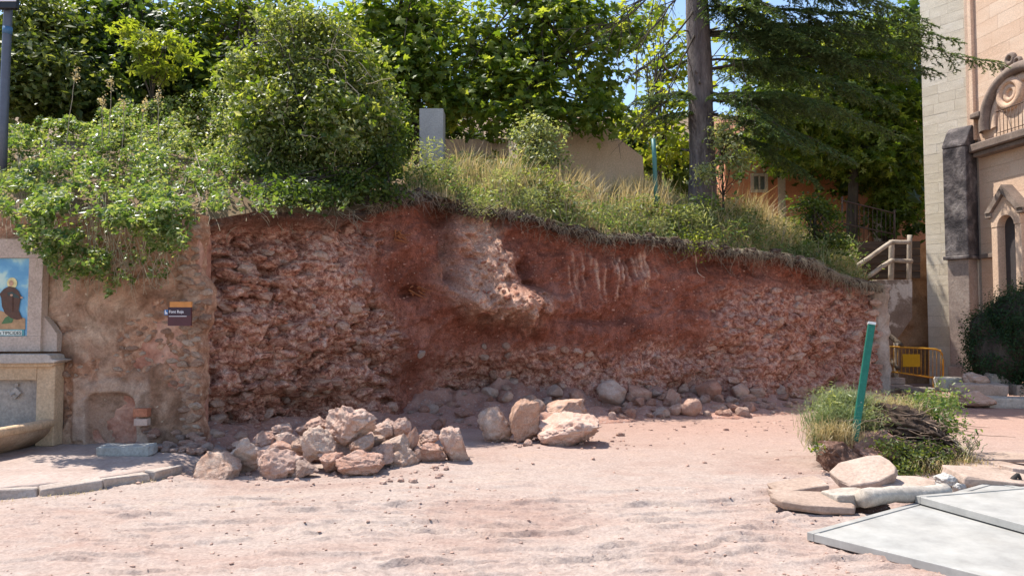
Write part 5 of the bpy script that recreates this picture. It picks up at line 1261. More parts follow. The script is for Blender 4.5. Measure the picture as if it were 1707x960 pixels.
# ------------------------------------------------------------------ street sign pole at the far left
M['galv'] = plain("painted_steel", (.10, .11, .14), .5, .3, .12); M['black'] = plain("black_plastic", (.012, .012, .014), .45, var=.1)
SP = thing("street_sign", "grey pole carrying a black framed white sign at the top left corner", "street sign", hb(8, 10.9))
mb = MB(); tube(mb, [P(2, 330, 10.9), P(6, 200, 10.9), P(10, 100, 10.9), P(14, 8, 10.9), P(15, -80, 10.9)], [.062, .062, .06, .058, .058], 14); o = mb.build("pole", M['galv'], None, True); par(SP)(o)
mb = MB(); M['blue_band'] = plain("blue_band", (.05, .13, .24), .5, var=.1); tube(mb, [P(12, 58, 10.9), P(12.8, 46, 10.9)], .064, 14); o = mb.build("band", M['blue_band'], None, True); par(SP)(o)
a, b = P(-50, 16, 10.8), P(32, -60, 10.8); mb = MB(); box(mb, ((a.x + b.x) / 2, 10.8, (a.z + b.z) / 2), ((b.x - a.x) / 2, .04, (b.z - a.z) / 2)); o = mb.build("sign_box", M['black']); par(SP)(o); bevel(o, .01)
a, b = P(-46, 2.5, 10.75), P(28, -50, 10.75); mb = MB(); box(mb, ((a.x + b.x) / 2, 10.755, (a.z + b.z) / 2), ((b.x - a.x) / 2, .004, (b.z - a.z) / 2)); o = mb.build("sign_face", M['sg_white']); par(SP)(o)

# ------------------------------------------------------------------ concrete pillar and garden walls on the bank
M['concrete'] = rocky("grey_concrete", [(.28, .28, .27), (.38, .37, .355), (.44, .43, .41)], 1.6, 36, .4, .01)
M['beige'] = rocky("beige_render", [(.56, .40, .27), (.66, .49, .345), (.70, .54, .40)], 1.2, 30, .3, .01)
M['pinkwall'] = rocky("pinkish_panel", [(.54, .36, .26), (.63, .445, .33), (.66, .49, .38)], 1.2, 30, .3, .01)
def wallbox(name, label, cat, x0, y0, x1, y1, Y, th, mat, poly=None):
    ps = poly or [(x0, y1), (x1, y1), (x1, y0), (x0, y0)]; c0 = P(ps[0][0], ps[0][1], Y)
    mb = MB(); pts_ = [(P(a, b, Y).x - c0.x, P(a, b, Y).z - c0.z) for a, b in ps]
    prism(mb, pts_, (0, 0, 0), (1, 0, 0), (0, 0, 1), (0, 1, 0), th); o = mb.build(name, M[mat]); o.location = c0; bevel(o, .01); return tag(o, label, cat)
wallbox("concrete_pillar", "square grey concrete pillar standing on the bank above the cliff", "pillar", 699, 181, 739, 300, 16.2, .5, 'concrete')
GW = wallbox("garden_wall", "low pinkish garden wall of panels right of the concrete pillar", "wall", 741, 232, 848, 262, 18.0, .2, 'pinkwall')
mb = MB()
for x in (768, 793, 819): a, b = P(x, 262, 17.99), P(x, 232, 17.99); box(mb, ((a.x + b.x) / 2, 17.99, (a.z + b.z) / 2), (.012, .012, abs(a.z - b.z) / 2))
mb.v = [v - np.array(list(GW.location)) for v in mb.v]; o = mb.build("joint_strip", M['beige']); o.parent = GW
wallbox("rendered_wall", "beige rendered wall with a sloping top behind the dry grass", "wall", 0, 0, 0, 0, 18.6, .3, 'beige', [(915, 330), (1075, 330), (1072, 262), (1020, 222), (1000, 207), (938, 205), (915, 215)])
mb = MB(); a = P(1092, 250, 15.5); tube(mb, [P(1094, 345, 15.5), P(1091, 262, 15.5), P(1089, 232, 15.5)], .045, 10); M['teal'] = plain("teal_paint", (.05, .16, .15), .5, var=.15)
o = mb.build("garden_post", M['teal'], None, True); tag(o, "thin dark teal post standing in dry grass left of the conifer", "post")

# ------------------------------------------------------------------ terracotta building behind the bank
M['terra'] = rocky("terracotta_render", [(.56, .215, .10), (.66, .28, .15), (.70, .34, .20)], .8, 20, .2, .01); M['terra_trim'] = rocky("pale_trim", [(.50, .40, .30), (.58, .48, .38)], 2, 20, .2, .01); M['glass'] = plain("window_glass", (.25, .30, .28), .1, var=.3, scale=8, spec=.6); M['roof'] = rocky("clay_roof", [(.28, .12, .07), (.38, .18, .11)], 3, 20, .3, .02)
TBY = 26.0; TB = thing("building", "terracotta rendered building glimpsed behind trees at the right of the bank", "building", P(1350, 400, TBY))
x0, x1, zb, zt3 = P(1205, 0, TBY).x, P(1600, 0, TBY).x, 3.4, P(0, 228, TBY).z
wx0_, wx1_, wz0, wz1 = P(1249, 0, TBY).x, P(1272, 0, TBY).x, P(0, 319, TBY).z, P(0, 292, TBY).z
mb = MB()
for (a0, a1, c0, c1) in ((x0, wx0_, zb, zt3), (wx1_, x1, zb, zt3), (wx0_, wx1_, zb, wz0), (wx0_, wx1_, wz1, zt3)): box(mb, ((a0 + a1) / 2, TBY + 1.5, (c0 + c1) / 2), ((a1 - a0) / 2, 1.5, (c1 - c0) / 2))
o = mb.build("wall", M['terra']); par(TB)(o)
mb = MB(); box(mb, ((wx0_ + wx1_) / 2, TBY + .12, (wz0 + wz1) / 2), ((wx1_ - wx0_) / 2, .01, (wz1 - wz0) / 2)); win = mb.build("window", M['glass']); par(TB)(win)
mb = MB(); w2_, h2_ = (wx1_ - wx0_) / 2, (wz1 - wz0) / 2; cx_, cz_ = (wx0_ + wx1_) / 2, (wz0 + wz1) / 2
for (dx, dz, sx, sz) in ((-w2_, 0, .05, h2_ + .05), (w2_, 0, .05, h2_ + .05), (0, h2_ + .003, w2_ - .05, .05), (0, -h2_ - .003, w2_ - .05, .05), (0, 0, .02, h2_ - .05)): box(mb, (cx_ + dx, TBY - .02, cz_ + dz), (sx, .05, sz))
o = mb.build("window_frame", M['terra_trim']); par(TB)(o)
mb = MB(); a = P(1297, 0, TBY).x; box(mb, (a, TBY - .03, (zb + zt3) / 2), (.12, .05, (zt3 - zb) / 2)); a = P(1455, 0, TBY).x; box(mb, (a, TBY - .03, (zb + zt3) / 2), (.16, .05, (zt3 - zb) / 2)); o = mb.build("pilaster", M['terra_trim']); par(TB)(o)
mb = MB(); prism(mb, [(-.3, 0), (3.3, 0), (1.5, 1.0)], (x0 - .3, TBY, zt3 + .005), (0, 1, 0), (0, 0, 1), (1, 0, 0), x1 - x0 + .6); o = mb.build("roof", M['roof']); par(TB)(o)

# ------------------------------------------------------------------ stair recess at the right end of the cliff
M['mud'] = rocky("mud_plaster", [(.24, .135, .075), (.40, .225, .12), (.50, .31, .18)], 1.4, 26, .5, .02)
EXw = np.linspace(7.2, 11.4, 90); EZw = np.linspace(-.1, 3.74, 80); A_, B_ = np.meshgrid(EXw, EZw, indexing='ij'); qq = np.stack([A_.ravel() * 1.4, B_.ravel() * 1.4, 0 * A_.ravel()], 1)
BWy = 20.5 - .12 * fbm(qq, 4, 3) - .05 * fbm(qq * 4, 2, 4)
bw = MB().add(np.stack([A_.ravel(), BWy, B_.ravel()], 1), grid_faces(90, 80)).build("earth_wall", M['mud'], smooth=True); tag(bw, "shaded brown mud wall at the back of the stair recess", "wall")
M['plank'] = rocky("dark_plank", [(.045, .03, .022), (.09, .062, .045), (.13, .09, .065)], 3, 30, .4, .01, stretch=(.15, 1, 3))
PLK = thing("plank_revetment", "dark horizontal planks holding the earth above the stair recess", "revetment", P(1470, 440, 20.2))
for k in range(5):
    y0 = 402 + k * 12.5; a, b = P(1425, y0, 20.2), P(1535, y0 + 11.5, 20.2); mb = MB(); box(mb, ((a.x + b.x) / 2, 20.25 + .01 * (k % 2), (a.z + b.z) / 2), ((b.x - a.x) / 2, .03, (a.z - b.z) / 2)); o = mb.build("plank", M['plank']); par(PLK)(o)
M['pale_patch'] = rocky("flaking_plaster", [(.17, .12, .09), (.25, .19, .15), (.55, .48, .42), (.58, .52, .46)], 1.5, 24, .4, .012, pos=[.3, .53, .58, .74])
wallbox("retaining_wall", "short concrete retaining wall with flaking pale plaster under the wooden railing", "wall", 0, 0, 0, 0, 19.3, .7, 'pale_patch', [(1462, 600), (1500, 560), (1521, 530), (1521, 466), (1462, 466)])
# stone end of the cut, beside the stair
m_ = M['rock_tan']
cz = P(0, 476, 16.3).z
EP = thing("stair_wall", "rough stone and mortar wall end between the red cliff and the steps", "wall", (7.75, 16.4, 0))
ax = np.linspace(0, 1, 34); az = np.linspace(-.05, 1, 70); A_, B_ = np.meshgrid(ax, az, indexing='ij')
xa, xb = P(1441, 0, 16.3).x, P(1471, 0, 16.3).x
th = A_ * math.pi; Xp = (xa + xb) / 2 - (xb - xa) / 2 * np.sign(np.cos(th)) * np.abs(np.cos(th)) ** .5; Yp = 16.6 - .35 * np.sin(th) ** .5
qq = np.stack([A_.ravel() * 3, B_.ravel() * 9, 0 * A_.ravel()], 1); ww_ = worley(qq * np.array([.9, 1., 1]), 4); dsp = (.05 * np.clip(.7 - ww_[0], 0, 1) + .03 * fbm(qq * 1.5, 3, 5)).reshape(A_.shape)
Yp = Yp - dsp; Xp = Xp + dsp * np.where(A_ > .6, 1, 0)
Zp = B_ * cz * (1 + .02 * np.sin(A_ * 9))
V_ = np.stack([Xp, Yp, Zp], -1); back = V_[-1:].copy(); back[..., 1] = 20.6; V_ = np.concatenate([V_, back], 0)
mb = MB().add(V_.reshape(-1, 3), grid_faces(35, 70)); M['pillar_rub'] = rocky("rubble_mortar", [(.30, .21, .16), (.45, .35, .28), (.54, .45, .38)], 3, 22, .6, .02, rand=False)
o = mb.build("rubble_face", M['pillar_rub'], None, True); par(EP)(o)
mb = MB(); box(mb, ((xa + xb) / 2, 18.4, cz - .03), ((xb - xa) / 2 + .01, 2.15, .05)); o = mb.build("coping", M['pillar_rub']); par(EP)(o)
for k in range(9):
    a = P(1448 + 14 * ((k * 37 % 10) / 10), 486 + k * 18, 16.2); o = link("stone", SM[k % 14], None); par(EP)(o); o.location = (a.x - EP.location.x, a.y - .02 - EP.location.y, a.z); o.scale = (.13, .08, .085)
# wooden railings
M['wood'] = rocky("weathered_wood", [(.26, .20, .15), (.40, .33, .26), (.50, .43, .36)], 4, 40, .5, .01, stretch=(1, 1, .4)); M['wood_shade'] = rocky("shaded_wood", [(.08, .06, .045), (.13, .10, .075)], 4, 40, .5, .01)  # second wood is a shaded copy, the shade put into its colour
RL = thing("wooden_railing", "pale round-wood railing at the head of the steps", "railing", P(1486, 465, 19.4))
def pole(T, name, pl, r0, mat, Y=None, sides=9):
    mb = MB(); pts_ = [P(a, b, Y if len(q_) < 3 else q_[2]) for q_ in pl for a, b in [q_[:2]]]; tube(mb, wander(pts_[0], pts_[-1], 6, .008, np.random.default_rng(int(pl[0][0]))), r0, sides); o = mb.build(name, M[mat], None, True); par(T)(o); return o
pole(RL, "post", [(1485, 470), (1487, 400)], .07, 'wood', 19.4); pole(RL, "post", [(1515, 470), (1517, 392)], .062, 'wood', 19.6)
pole(RL, "rail", [(1425, 446, 18.6), (1487, 404, 19.3)], .058, 'wood'); pole(RL, "rail", [(1486, 403), (1519, 404)], .055, 'wood', 19.3); pole(RL, "rail", [(1447, 461, 18.6), (1487, 434, 19.3)], .058, 'wood'); pole(RL, "rail", [(1488, 434), (1521, 436)], .055, 'wood', 19.35)
HR = thing("handrail", "dark wooden handrail descending beside the lower steps", "railing", P(1494, 635, 18.3))
pole(HR, "post", [(1494, 642), (1494, 572)], .065, 'wood', 18.3); pole(HR, "rail", [(1466, 545, 18.9), (1504, 577, 18.2)], .06, 'wood_shade'); pole(HR, "rail", [(1468, 585, 18.9), (1498, 615, 18.2)], .055, 'wood_shade')
ST = thing("steps", "grey stone steps at the foot of the stair recess", "steps", (8.8, 18.4, 0)); M['step'] = rocky("step_stone", [(.24, .19, .16), (.36, .30, .26), (.42, .36, .32)], 2, 26, .4, .012)
for k in range(5):
    mb = MB(); box(mb, (8.75 + .02 * k, 18.0 + k * .34, .08 + k * .16), (.62 - .02 * k, .19, .078)); o = mb.build("step", M['step']); par(ST)(o); bevel(o, .015)
# metal fence on the terrace
MF = thing("metal_fence", "rusty thin-barred fence on the terrace before the terracotta building", "fence", P(1450, 395, 21.4)); M['rust'] = plain("rusty_steel", (.10, .06, .045), .7, .3, .3)
def rod(T, name, p0, p1, r0, mat, sides=6):
    mb = MB(); tube(mb, [p0, p1], r0, sides); o = mb.build(name, M[mat], None, True); par(T)(o); return o
rod(MF, "rail", P(1402, 334, 21.4), P(1492, 356, 21.4), .022, 'rust'); rod(MF, "rail", P(1402, 372, 21.4), P(1492, 391, 21.4), .022, 'rust')
for k in range(13):
    f = k / 12; x = 1404 + 87 * f; rod(MF, "post" if k in (0, 12) else "bar", P(x, 402, 21.4), P(x, 334 + 22 * f - (6 if k in (0, 12) else 0), 21.4), .026 if k in (0, 12) else .009, 'rust')
# yellow crowd barrier
BR = thing("crowd_barrier", "yellow metal crowd barrier closing the stair recess beside the church", "barrier", P(1520, 640, 18.2)); M['yellow'] = rocky("chipped_yellow_paint", [(.34, .15, .03), (.55, .27, .03), (.62, .34, .04)], 5, 30, .2, .004, rough=.5); M['plate_y'] = plain("yellow_plate", (.50, .29, .012), .4, var=.08)
BYv = 18.2
def bp_(x, y): return P(x, y, BYv)
mb = MB(); tube(mb, [bp_(1470, 577), bp_(1500, 578.5), bp_(1540, 580.5), bp_(1560, 582), bp_(1567, 585), bp_(1571, 591), bp_(1572, 600), bp_(1572, 645)], .021, 8); tube(mb, [bp_(1470, 577), bp_(1468, 645)], .021, 8); tube(mb, [bp_(1470, 618), bp_(1500, 621), bp_(1572, 632)], .018, 8); o = mb.build("frame", M['yellow'], None, True); par(BR)(o)
for k in range(15):
    x = 1477 + k * 6.5; rod(BR, "bar", bp_(x, 578 + k * .3), bp_(x, 619 + k * .85), .0075, 'yellow', 5)
for x in (1488, 1556):
    mb = MB(); a = bp_(x, 640); tube(mb, [(a.x, BYv, a.z + .15), (a.x, BYv - .02, .02)], .02, 6); box(mb, (a.x, BYv, .018), (.02, .28, .016)); o = mb.build("foot", M['yellow']); par(BR)(o)
a, b = bp_(1504, 611), bp_(1532, 590); mb = MB(); box(mb, ((a.x + b.x) / 2, BYv - .03, (a.z + b.z) / 2), ((b.x - a.x) / 2, .008, (b.z - a.z) / 2)); o = mb.build("plate", M['plate_y']); par(BR)(o)

# ------------------------------------------------------------------ church
def ashlar_mat(name, cols): return rocky(name, cols, 1.1, 26, .35, .012, rand=True, rough=.85)
M['ash_cream'] = ashlar_mat("cream_ashlar", [(.62, .53, .41), (.68, .59, .465), (.72, .635, .52)])
M['ash_peach'] = ashlar_mat("peach_ashlar", [(.62, .42, .295), (.67, .475, .345), (.70, .52, .39)])
M['mortar'] = rocky("mortar", [(.36, .29, .235), (.44, .365, .30)], 3, 30, .3, .01)
M['weathered'] = rocky("black_weathered_stone", [(.045, .038, .040), (.085, .072, .072), (.16, .135, .13), (.30, .26, .24)], 2.2, 9, .8, .03, pos=[.34, .47, .56, .68])
M['moulding'] = rocky("weathered_moulding", [(.14, .105, .085), (.22, .165, .135), (.34, .26, .21)], 2, 26, .5, .012)
M['stained'] = rocky('stained_ashlar', [(.22, .165, .14), (.36, .28, .235), (.47, .39, .33)], 1.5, 22, .5, .015)
CH = thing("church", "peach and cream ashlar church with a black weathered buttress at the right edge", "church", (11.3, 19.3, 0))
pc = par(CH)
P0 = np.array([P(1547, 540, 20.0).x, 20.0]); dA = np.array([.54, -.842]); LA = 1.30; P1 = P0 + dA * LA; dB = np.array([.137, -.9905])
nA = np.array([-.842, -.54]); nB = np.array([-.9905, -.137])
def onB(px, py):
    k = (px - 853.5) / F; tt = (k * P1[1] - P1[0]) / (dB[0] - k * dB[1]); Y = P1[1] + dB[1] * tt
    return tt, P(px, py, Y).z
ub = MB(); box(ub, (0, 0, 0), (.5, .5, .5)); UB = ub.mesh("stone_block")
UBs = {}
def blockmesh(mat):
    if mat not in UBs:
        me = UB.copy(); me.materials.append(M[mat]); UBs[mat] = me
    return UBs[mat]
def courses(o2, d2, n2, s0, s1, z0, z1, hh, lmin, lmax, mat, seed, name="stone_block", skip=None):
    r_ = random.Random(seed); ang = math.atan2(d2[1], d2[0]); z = z0; row = 0
    while z < z1 - .05:
        h = min(hh * r_.uniform(.92, 1.08), z1 - z); s = s0
        while s < s1 - .02:
            L = r_.uniform(lmin, lmax) * (.55 if (row % 2 and s == s0) else 1)
            e = s + L
            if s1 - e < lmin * .4: e = s1
            if not (skip and skip((s + e) / 2, z + h / 2)):
                c = o2 + d2 * (s + e) / 2 - n2 * (.048 - r_.uniform(0, .003))
                o = bpy.data.objects.new(name, blockmesh(mat)); COL.objects.link(o); o.parent = CH
                o.location = (c[0] - CH.location.x, c[1] - CH.location.y, z + h / 2); o.scale = (e - s - .004, .10, h - .005); o.rotation_euler = (0, 0, ang)
            s = e
        z += h; row += 1
ZT = 11.0
courses(P0, dA, nA, 0, LA, 0, ZT, .262, .42, .78, 'ash_cream', 1)
courses(P1, dB, nB, .10, 2.4, 0, ZT, .36, .7, 1.1, 'ash_peach', 2)
courses(P1, dB, nB, 2.4, 9, 0, ZT, .36, .9, 1.5, 'ash_peach', 3) if False else None
def wallpoly(name, pts2, mat):
    mb = MB(); prism(mb, pts2, (0, 0, 0), (1, 0, 0), (0, 1, 0), (0, 0, 1), ZT); o = mb.build(name, M[mat]); pc(o); return o
i0, i1 = P0 - nA * .03, P1 - nA * .02 - nB * .02; iB = P1 + dB * 9 - nB * .03
wallpoly("wall_core", [i0, i1, iB, iB + np.array([6, 0]), P0 + np.array([6.5, 1])], 'mortar')
mb = MB(); ob = P1 + dB * 2.405; q0, q1 = ob, P1 + dB * 9; prism(mb, [q0, q1, q1 - nB * .1, q0 - nB * .1], (0, 0, 0), (1, 0, 0), (0, 1, 0), (0, 0, 1), ZT); o = mb.build("nave_wall", M['ash_peach']); pc(o)
# corner strip, running up from the buttress
def obox(name, o2, d2, n2, s0, s1, pr, z0, z1, mat, back=.05, bv=.01):
    a, b = o2 + d2 * s0, o2 + d2 * s1; mb = MB()
    prism(mb, [a + n2 * pr, b + n2 * pr, b - n2 * back, a - n2 * back], (0, 0, z0), (1, 0, 0), (0, 1, 0), (0, 0, 1), z1 - z0); o = mb.build(name, M[mat]); pc(o)
    if bv: bevel(o, bv)
    return o
obox("corner_strip", P1, dB, nB, -.03, .09, .10, 6.2, ZT, 'ash_peach', .12)
obox("corner_strip", P0, dA, nA, LA - .15, LA - .04, .06, 6.2, ZT, 'ash_peach', .08)
# stepped buttress
sA, sB = .74, 1.31; zd = P(0, 432, 18.8).z; zc0, zc1 = P(0, 247, 18.9).z, P(0, 210, 18.9).z
obox("buttress_base", P0, dA, nA, sA + .03, sB - .03, .44, .55, zd, 'stained', .1)
obox("buttress_plinth", P0, dA, nA, sA + .01, sB - .01, .52, 0, .55, 'stained', .1, .02)
obox("buttress_drip", P0, dA, nA, sA - .035, sB + .035, .54, zd + .002, zd + .09, 'weathered', .1, .02)
obox("buttress_shaft", P0, dA, nA, sA, sB, .49, zd + .092, zc0, 'weathered', .1, .02)
mb = MB(); a = P0 + dA * (sA - .01); prism(mb, [(0, zc0 + .003), (.50, zc0 + .003), (.50, zc0 + .10), (.28, zc1 - .12), (.16, zc1), (0, zc1 + .04)], (a[0], a[1], 0), (nA[0], nA[1], 0), (0, 0, 1), (dA[0], dA[1], 0), sB - sA + .02); o = mb.build("buttress_cap", M['weathered']); pc(o); bevel(o, .03, 3)
# facade mouldings (plane B)
def B3(s, z, pr=0.): p_ = P1 + dB * s + nB * pr; return np.array([p_[0], p_[1], z])
def ringB(name, cs, cz_, r_in, r_out, a0, a1, pr, mat, n=28):
    mb = MB(); an = np.radians(np.linspace(a0, a1, n)); V_ = []
    prof = [(r_in, -.03), (r_in, pr * .7), (r_in + (r_out - r_in) * .35, pr), (r_in + (r_out - r_in) * .75, pr * .85), (r_out, pr * .5), (r_out, -.03)]
    for a in an:
        for (r_, q_) in prof: V_.append(B3(cs + r_ * math.cos(a), cz_ + r_ * math.sin(a), q_))
    mb.add(np.array(V_), grid_faces(n, len(prof))); o = mb.build(name, M[mat], None, True); pc(o); return o
cs, cz_ = onB(1714, 190)[0], onB(1714, 190)[1]
Rv = onB(1714, 104)[1] - cz_
ringB("arch_hood", cs, cz_, Rv * .80, Rv, -8, 188, .20, 'moulding', 40)
ringB("arch_reveal", cs, cz_, Rv * .62, Rv * .79, -8, 188, .06, 'ash_peach', 40)
rs, rz = onB(1697, 156)
ringB("roundel", rs, rz, .23, .40, 0, 360, .12, 'ash_peach', 40); ringB("roundel_inner", rs, rz, .10, .22, 0, 360, .07, 'glow_stone' if False else 'ash_peach', 32)
ts_, tz_ = onB(1700, 99); ringB("crest", ts_, tz_, .06, .16, 0, 360, .10, 'moulding', 20); ringB("crest", ts_ - .2, tz_ - .17, .05, .11, 0, 360, .08, 'moulding', 16); ringB("crest", ts_ + .2, tz_ - .12, .05, .12, 0, 360, .08, 'moulding', 16)
b1, b1z = onB(1645, 192); obox("corbel", P1, dB, nB, b1 - .14, b1 + .18, .22, b1z - .09, b1z + .05, 'moulding', .05, .03)
k0, k0z = onB(1642, 247); obox("balcony_slab", P1, dB, nB, k0, 6, .34, k0z - .14, k0z + .06, 'moulding', .05, .03); obox("balcony_moulding", P1, dB, nB, k0 + .02, 6, .24, k0z - .26, k0z - .143, 'moulding', .05, .03)
mb = MB(); b2 = onB(1688, 200)[0]; z_r0, z_r1 = k0z + .06, k0z + .66
for k in range(14): tube(mb, [B3(b2 + k * .11, z_r0, .28), B3(b2 + k * .11, z_r1, .28)], .008, 5)
tube(mb, [B3(b2, z_r1, .28), B3(b2 + 1.43, z_r1, .28)], .014, 6); tube(mb, [B3(b2, z_r0 + .08, .28), B3(b2 + 1.43, z_r0 + .08, .28)], .01, 6); tube(mb, [B3(b2, z_r1, .28), B3(b2, z_r1, 0)], .012, 6)
o = mb.build("balcony_railing", M['rust'], None, True); pc(o)
# gabled niche behind the hedge
gs, gzv = onB(1694, 308); ns0 = onB(1672, 400)[0]; hwN = gs - ns0 + .06; ez = gzv - .62
mb = MB(); gp = [(gs - hwN - .1, ez), (gs, gzv), (gs + hwN + .1, ez), (gs + hwN - .06, ez), (gs, gzv - .22), (gs - hwN + .06, ez)]
for tri in ([0, 1, 4, 5], [1, 2, 3, 4]): prism(mb, [gp[i] for i in tri], (P1[0], P1[1], 0), (dB[0], dB[1], 0), (0, 0, 1), (nB[0], nB[1], 0), .30)
o = mb.build("niche_gable", M['moulding']); pc(o)
aw = hwN * .55; arc = [(gs + aw * math.cos(a), ez - .35 + aw * math.sin(a)) for a in np.linspace(math.pi, 0, 15)]
mb = MB(); half = len(arc) // 2
prism(mb, [(gs - hwN + .02, ez - .002), (gs - hwN + .02, ez - .35)] + arc[:half + 1] + [(gs, gzv - .23), (gs - hwN + .09, ez - .002)], (P1[0], P1[1], 0), (dB[0], dB[1], 0), (0, 0, 1), (nB[0], nB[1], 0), .22)
prism(mb, [(gs, gzv - .23)] + arc[half:] + [(gs + hwN - .02, ez - .35), (gs + hwN - .02, ez - .002), (gs + hwN - .09, ez - .002)], (P1[0], P1[1], 0), (dB[0], dB[1], 0), (0, 0, 1), (nB[0], nB[1], 0), .22)
o = mb.build("niche_arch", M['ash_peach']); pc(o)
for sg in (-1, 1):
    obox("niche_jamb", P1, dB, nB, gs + sg * (hwN + aw) / 2 - (hwN - aw) / 2 + .01, gs + sg * (hwN + aw) / 2 + (hwN - aw) / 2 - .01, .21, 0, ez - .353, 'ash_peach', .02, .015)
    obox("niche_capital", P1, dB, nB, gs + sg * (hwN + .02) - .09, gs + sg * (hwN + .02) + .09, .27, ez - .12, ez - .004, 'moulding', .02, .015)
    obox("niche_string", P1, dB, nB, gs + sg * (hwN + .28) - .24, gs + sg * (hwN + .28) + .24, .12, zd, zd + .11, 'moulding', .02, .015)
mb = MB(); v_ = [B3(gs - aw, .2, .012), B3(gs + aw, .2, .012), B3(gs + aw, ez - .02, .012), B3(gs - aw, ez - .02, .012)]; mb.add(np.array(v_), [np.array([[0, 1, 2, 3]])]); M['shade_sheet'] = plain("niche_shade_tone", (.06, .05, .05), .6, var=.2); o = mb.build("niche_shade", M['shade_sheet']); pc(o)  # flat dark sheet stands in for the shade inside the niche opening

# ------------------------------------------------------------------ clipped dark hedge in front of the church
rng = np.random.default_rng(81); HB = Vector((P(1690, 0, 15.6).x, 15.6, 0)); HE = thing("hedge", "dense dark green rounded hedge in front of the church wall", "hedge", HB)
hel = [ell(1672, 590, 15.6, 60, 62, .8), ell(1712, 535, 15.4, 66, 62, .9), ell(1648, 555, 15.7, 34, 44, .5), ell(1760, 560, 15.0, 90, 110, 1.0)]
C, N, cen = clump_pts(hel, 2600, 26, .08, rng, .30, .4, .9, .5, .9)
mb = MB(); leaves(mb, C - np.array(list(HB)), N, .045, 'oval', rng); o = mb.build("foliage", M['lf_hedge']); o.parent = HE
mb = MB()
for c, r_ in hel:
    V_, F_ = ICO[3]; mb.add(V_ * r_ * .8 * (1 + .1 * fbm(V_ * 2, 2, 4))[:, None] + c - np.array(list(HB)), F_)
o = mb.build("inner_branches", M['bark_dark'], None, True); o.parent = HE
mb = MB()
for k in range(16):
    c, r_ = hel[k % 2]; a = c + np.array([rng.uniform(-.3, .3), -.2, r_[2] * .8]); tube(mb, wander(a, a + np.array([rng.normal() * .15, 0, .3 + .2 * rng.random()]), 5, .02, rng) - np.array(list(HB)), .004, 4, False)
o = mb.build("stem", M['bark_dark']); o.parent = HE

# ------------------------------------------------------------------ stone slabs stacked by the hedge
M['flag'] = rocky("pink_flagstone", [(.31, .22, .17), (.40, .295, .235), (.48, .375, .31)], 2.4, 30, .45, .012, rand=True)
M['flag_grey'] = rocky("grey_kerb", [(.25, .205, .17), (.40, .34, .285), (.50, .44, .375)], 3, 22, .5, .015, rand=True)
M['flag_white'] = rocky("white_crumbled_mortar", [(.55, .50, .45), (.66, .62, .57), (.72, .68, .64)], 3, 30, .6, .02)
SGp = "old kerb stones and slabs stacked by the hedge"
cat_rock("stone_block", 901, 1626, 632, 42, 24, 15.2, "upright pointed pale stone on top of the stones by the hedge", 'rock_tan', 5, cuts=12, group=SGp, cat="stone")
slab("kerb_block", 1632, 649, 15.0, 92, .22, .35, "long rounded kerb stone in the middle of the stones by the hedge", 'flag', 3, (4, 0), 21, "stone", .12, group=SGp)
cat_rock("stone_block", 903, 1617, 664, 68, 26, 14.7, "low wide stone in front of the stones by the hedge", 'rock_tan', 5, cuts=9, group=SGp, cat="stone")
slab("kerb_block", 1687, 671, 14.7, 100, .2, .32, "straight kerb block at the foot of the hedge, right of the low wide stone", 'flag_grey', -2, (3, 0), 22, "stone", .06, group=SGp)
slab("kerb_block", 1702, 650, 15.1, 30, .2, .3, "short block end beside the hedge at the right picture edge", 'flag', 0, (0, 0), 23, "stone", .08, group=SGp)
slab("kerb_block", 1665, 633, 15.4, 44, .2, .3, "dark shaded block lying against the hedge foot", 'flag_grey', 5, (0, 8), 24, "stone", .1, group=SGp)
slab("kerb_block", 1585, 640, 16.4, 40, .3, .4, "pale square block at the foot of the church buttress", 'ash_cream', 5, (0, 0), 25, "stone", .04)
slab("kerb_block", 1528, 650, 17.2, 60, .1, .4, "flat grey slab lying at the foot of the yellow barrier", 'flag_grey', 5, (0, 0), 26, "stone", .1)

# ------------------------------------------------------------------ flagstones and debris in the right foreground
FS = "loose flagstones beside the metal panels"
slab("flagstone", 1329, 811, gd(822), 92, .055, .30, "thin flagstone with a raised right corner, leftmost of the loose stones", 'flag', 6, (6, -7), 31, group=FS)
slab("flagstone", 1441, 789, gd(820), 92, .09, .42, "thick flagstone tilted up against the earth clod", 'flag', -10, (22, -14), 32, group=FS)
slab("flagstone", 1352, 836, gd(852), 128, .07, .40, "large flat flagstone lying before the thin raised one", 'flag', -8, (5, 3), 33, group=FS)
slab("flagstone", 1412, 829, gd(850), 66, .11, .26, "rounded kerb end at the left of the long grey kerb", 'flag_grey', 12, (0, -4), 34, group=FS)
mb = MB(); a, b = P(1436, 830, 6.32), P(1580, 813, 6.72); tube(mb, wander(a, b, 12, .012, np.random.default_rng(5)), .07, 16); v_ = mb.v[0]; cv_ = v_.reshape(-1, 16, 3).mean(1)[:, None, :]; v_ = (cv_ + (v_.reshape(-1, 16, 3) - cv_) * (1 + .28 * fbm(v_ * 9, 3, 6)).reshape(-1, 16, 1)).reshape(-1, 3); mb.v[0] = v_; o = mb.build("kerb_stone", M['flag_grey'], None, True); tag(o, "long round-edged grey kerb stone stained dark along its side", "kerb stone", FS)
slab("flagstone", 1500, 806, gd(822), 110, .06, .35, "pale flat slab right behind the long grey kerb", 'flag', 5, (4, 0), 35, group=FS)
cat_rock("earth_clod", 905, 1440, 853, 96, 30, 6.42, "brown earth clod packed under the long grey kerb", 'clod', 5, cuts=8, cat="clod", tilt=-6, depth=.4)
cat_rock("rock", 906, 1373, 855, 26, 11, 6.42, "small grey stone wedged under the large flat flagstone", 'rock_grey', 3)
slab("flagstone", 1652, 798, gd(812), 128, .10, .45, "pink slab with a brown broken edge behind the metal panels", 'flag', -4, (6, 4), 36, group=FS)
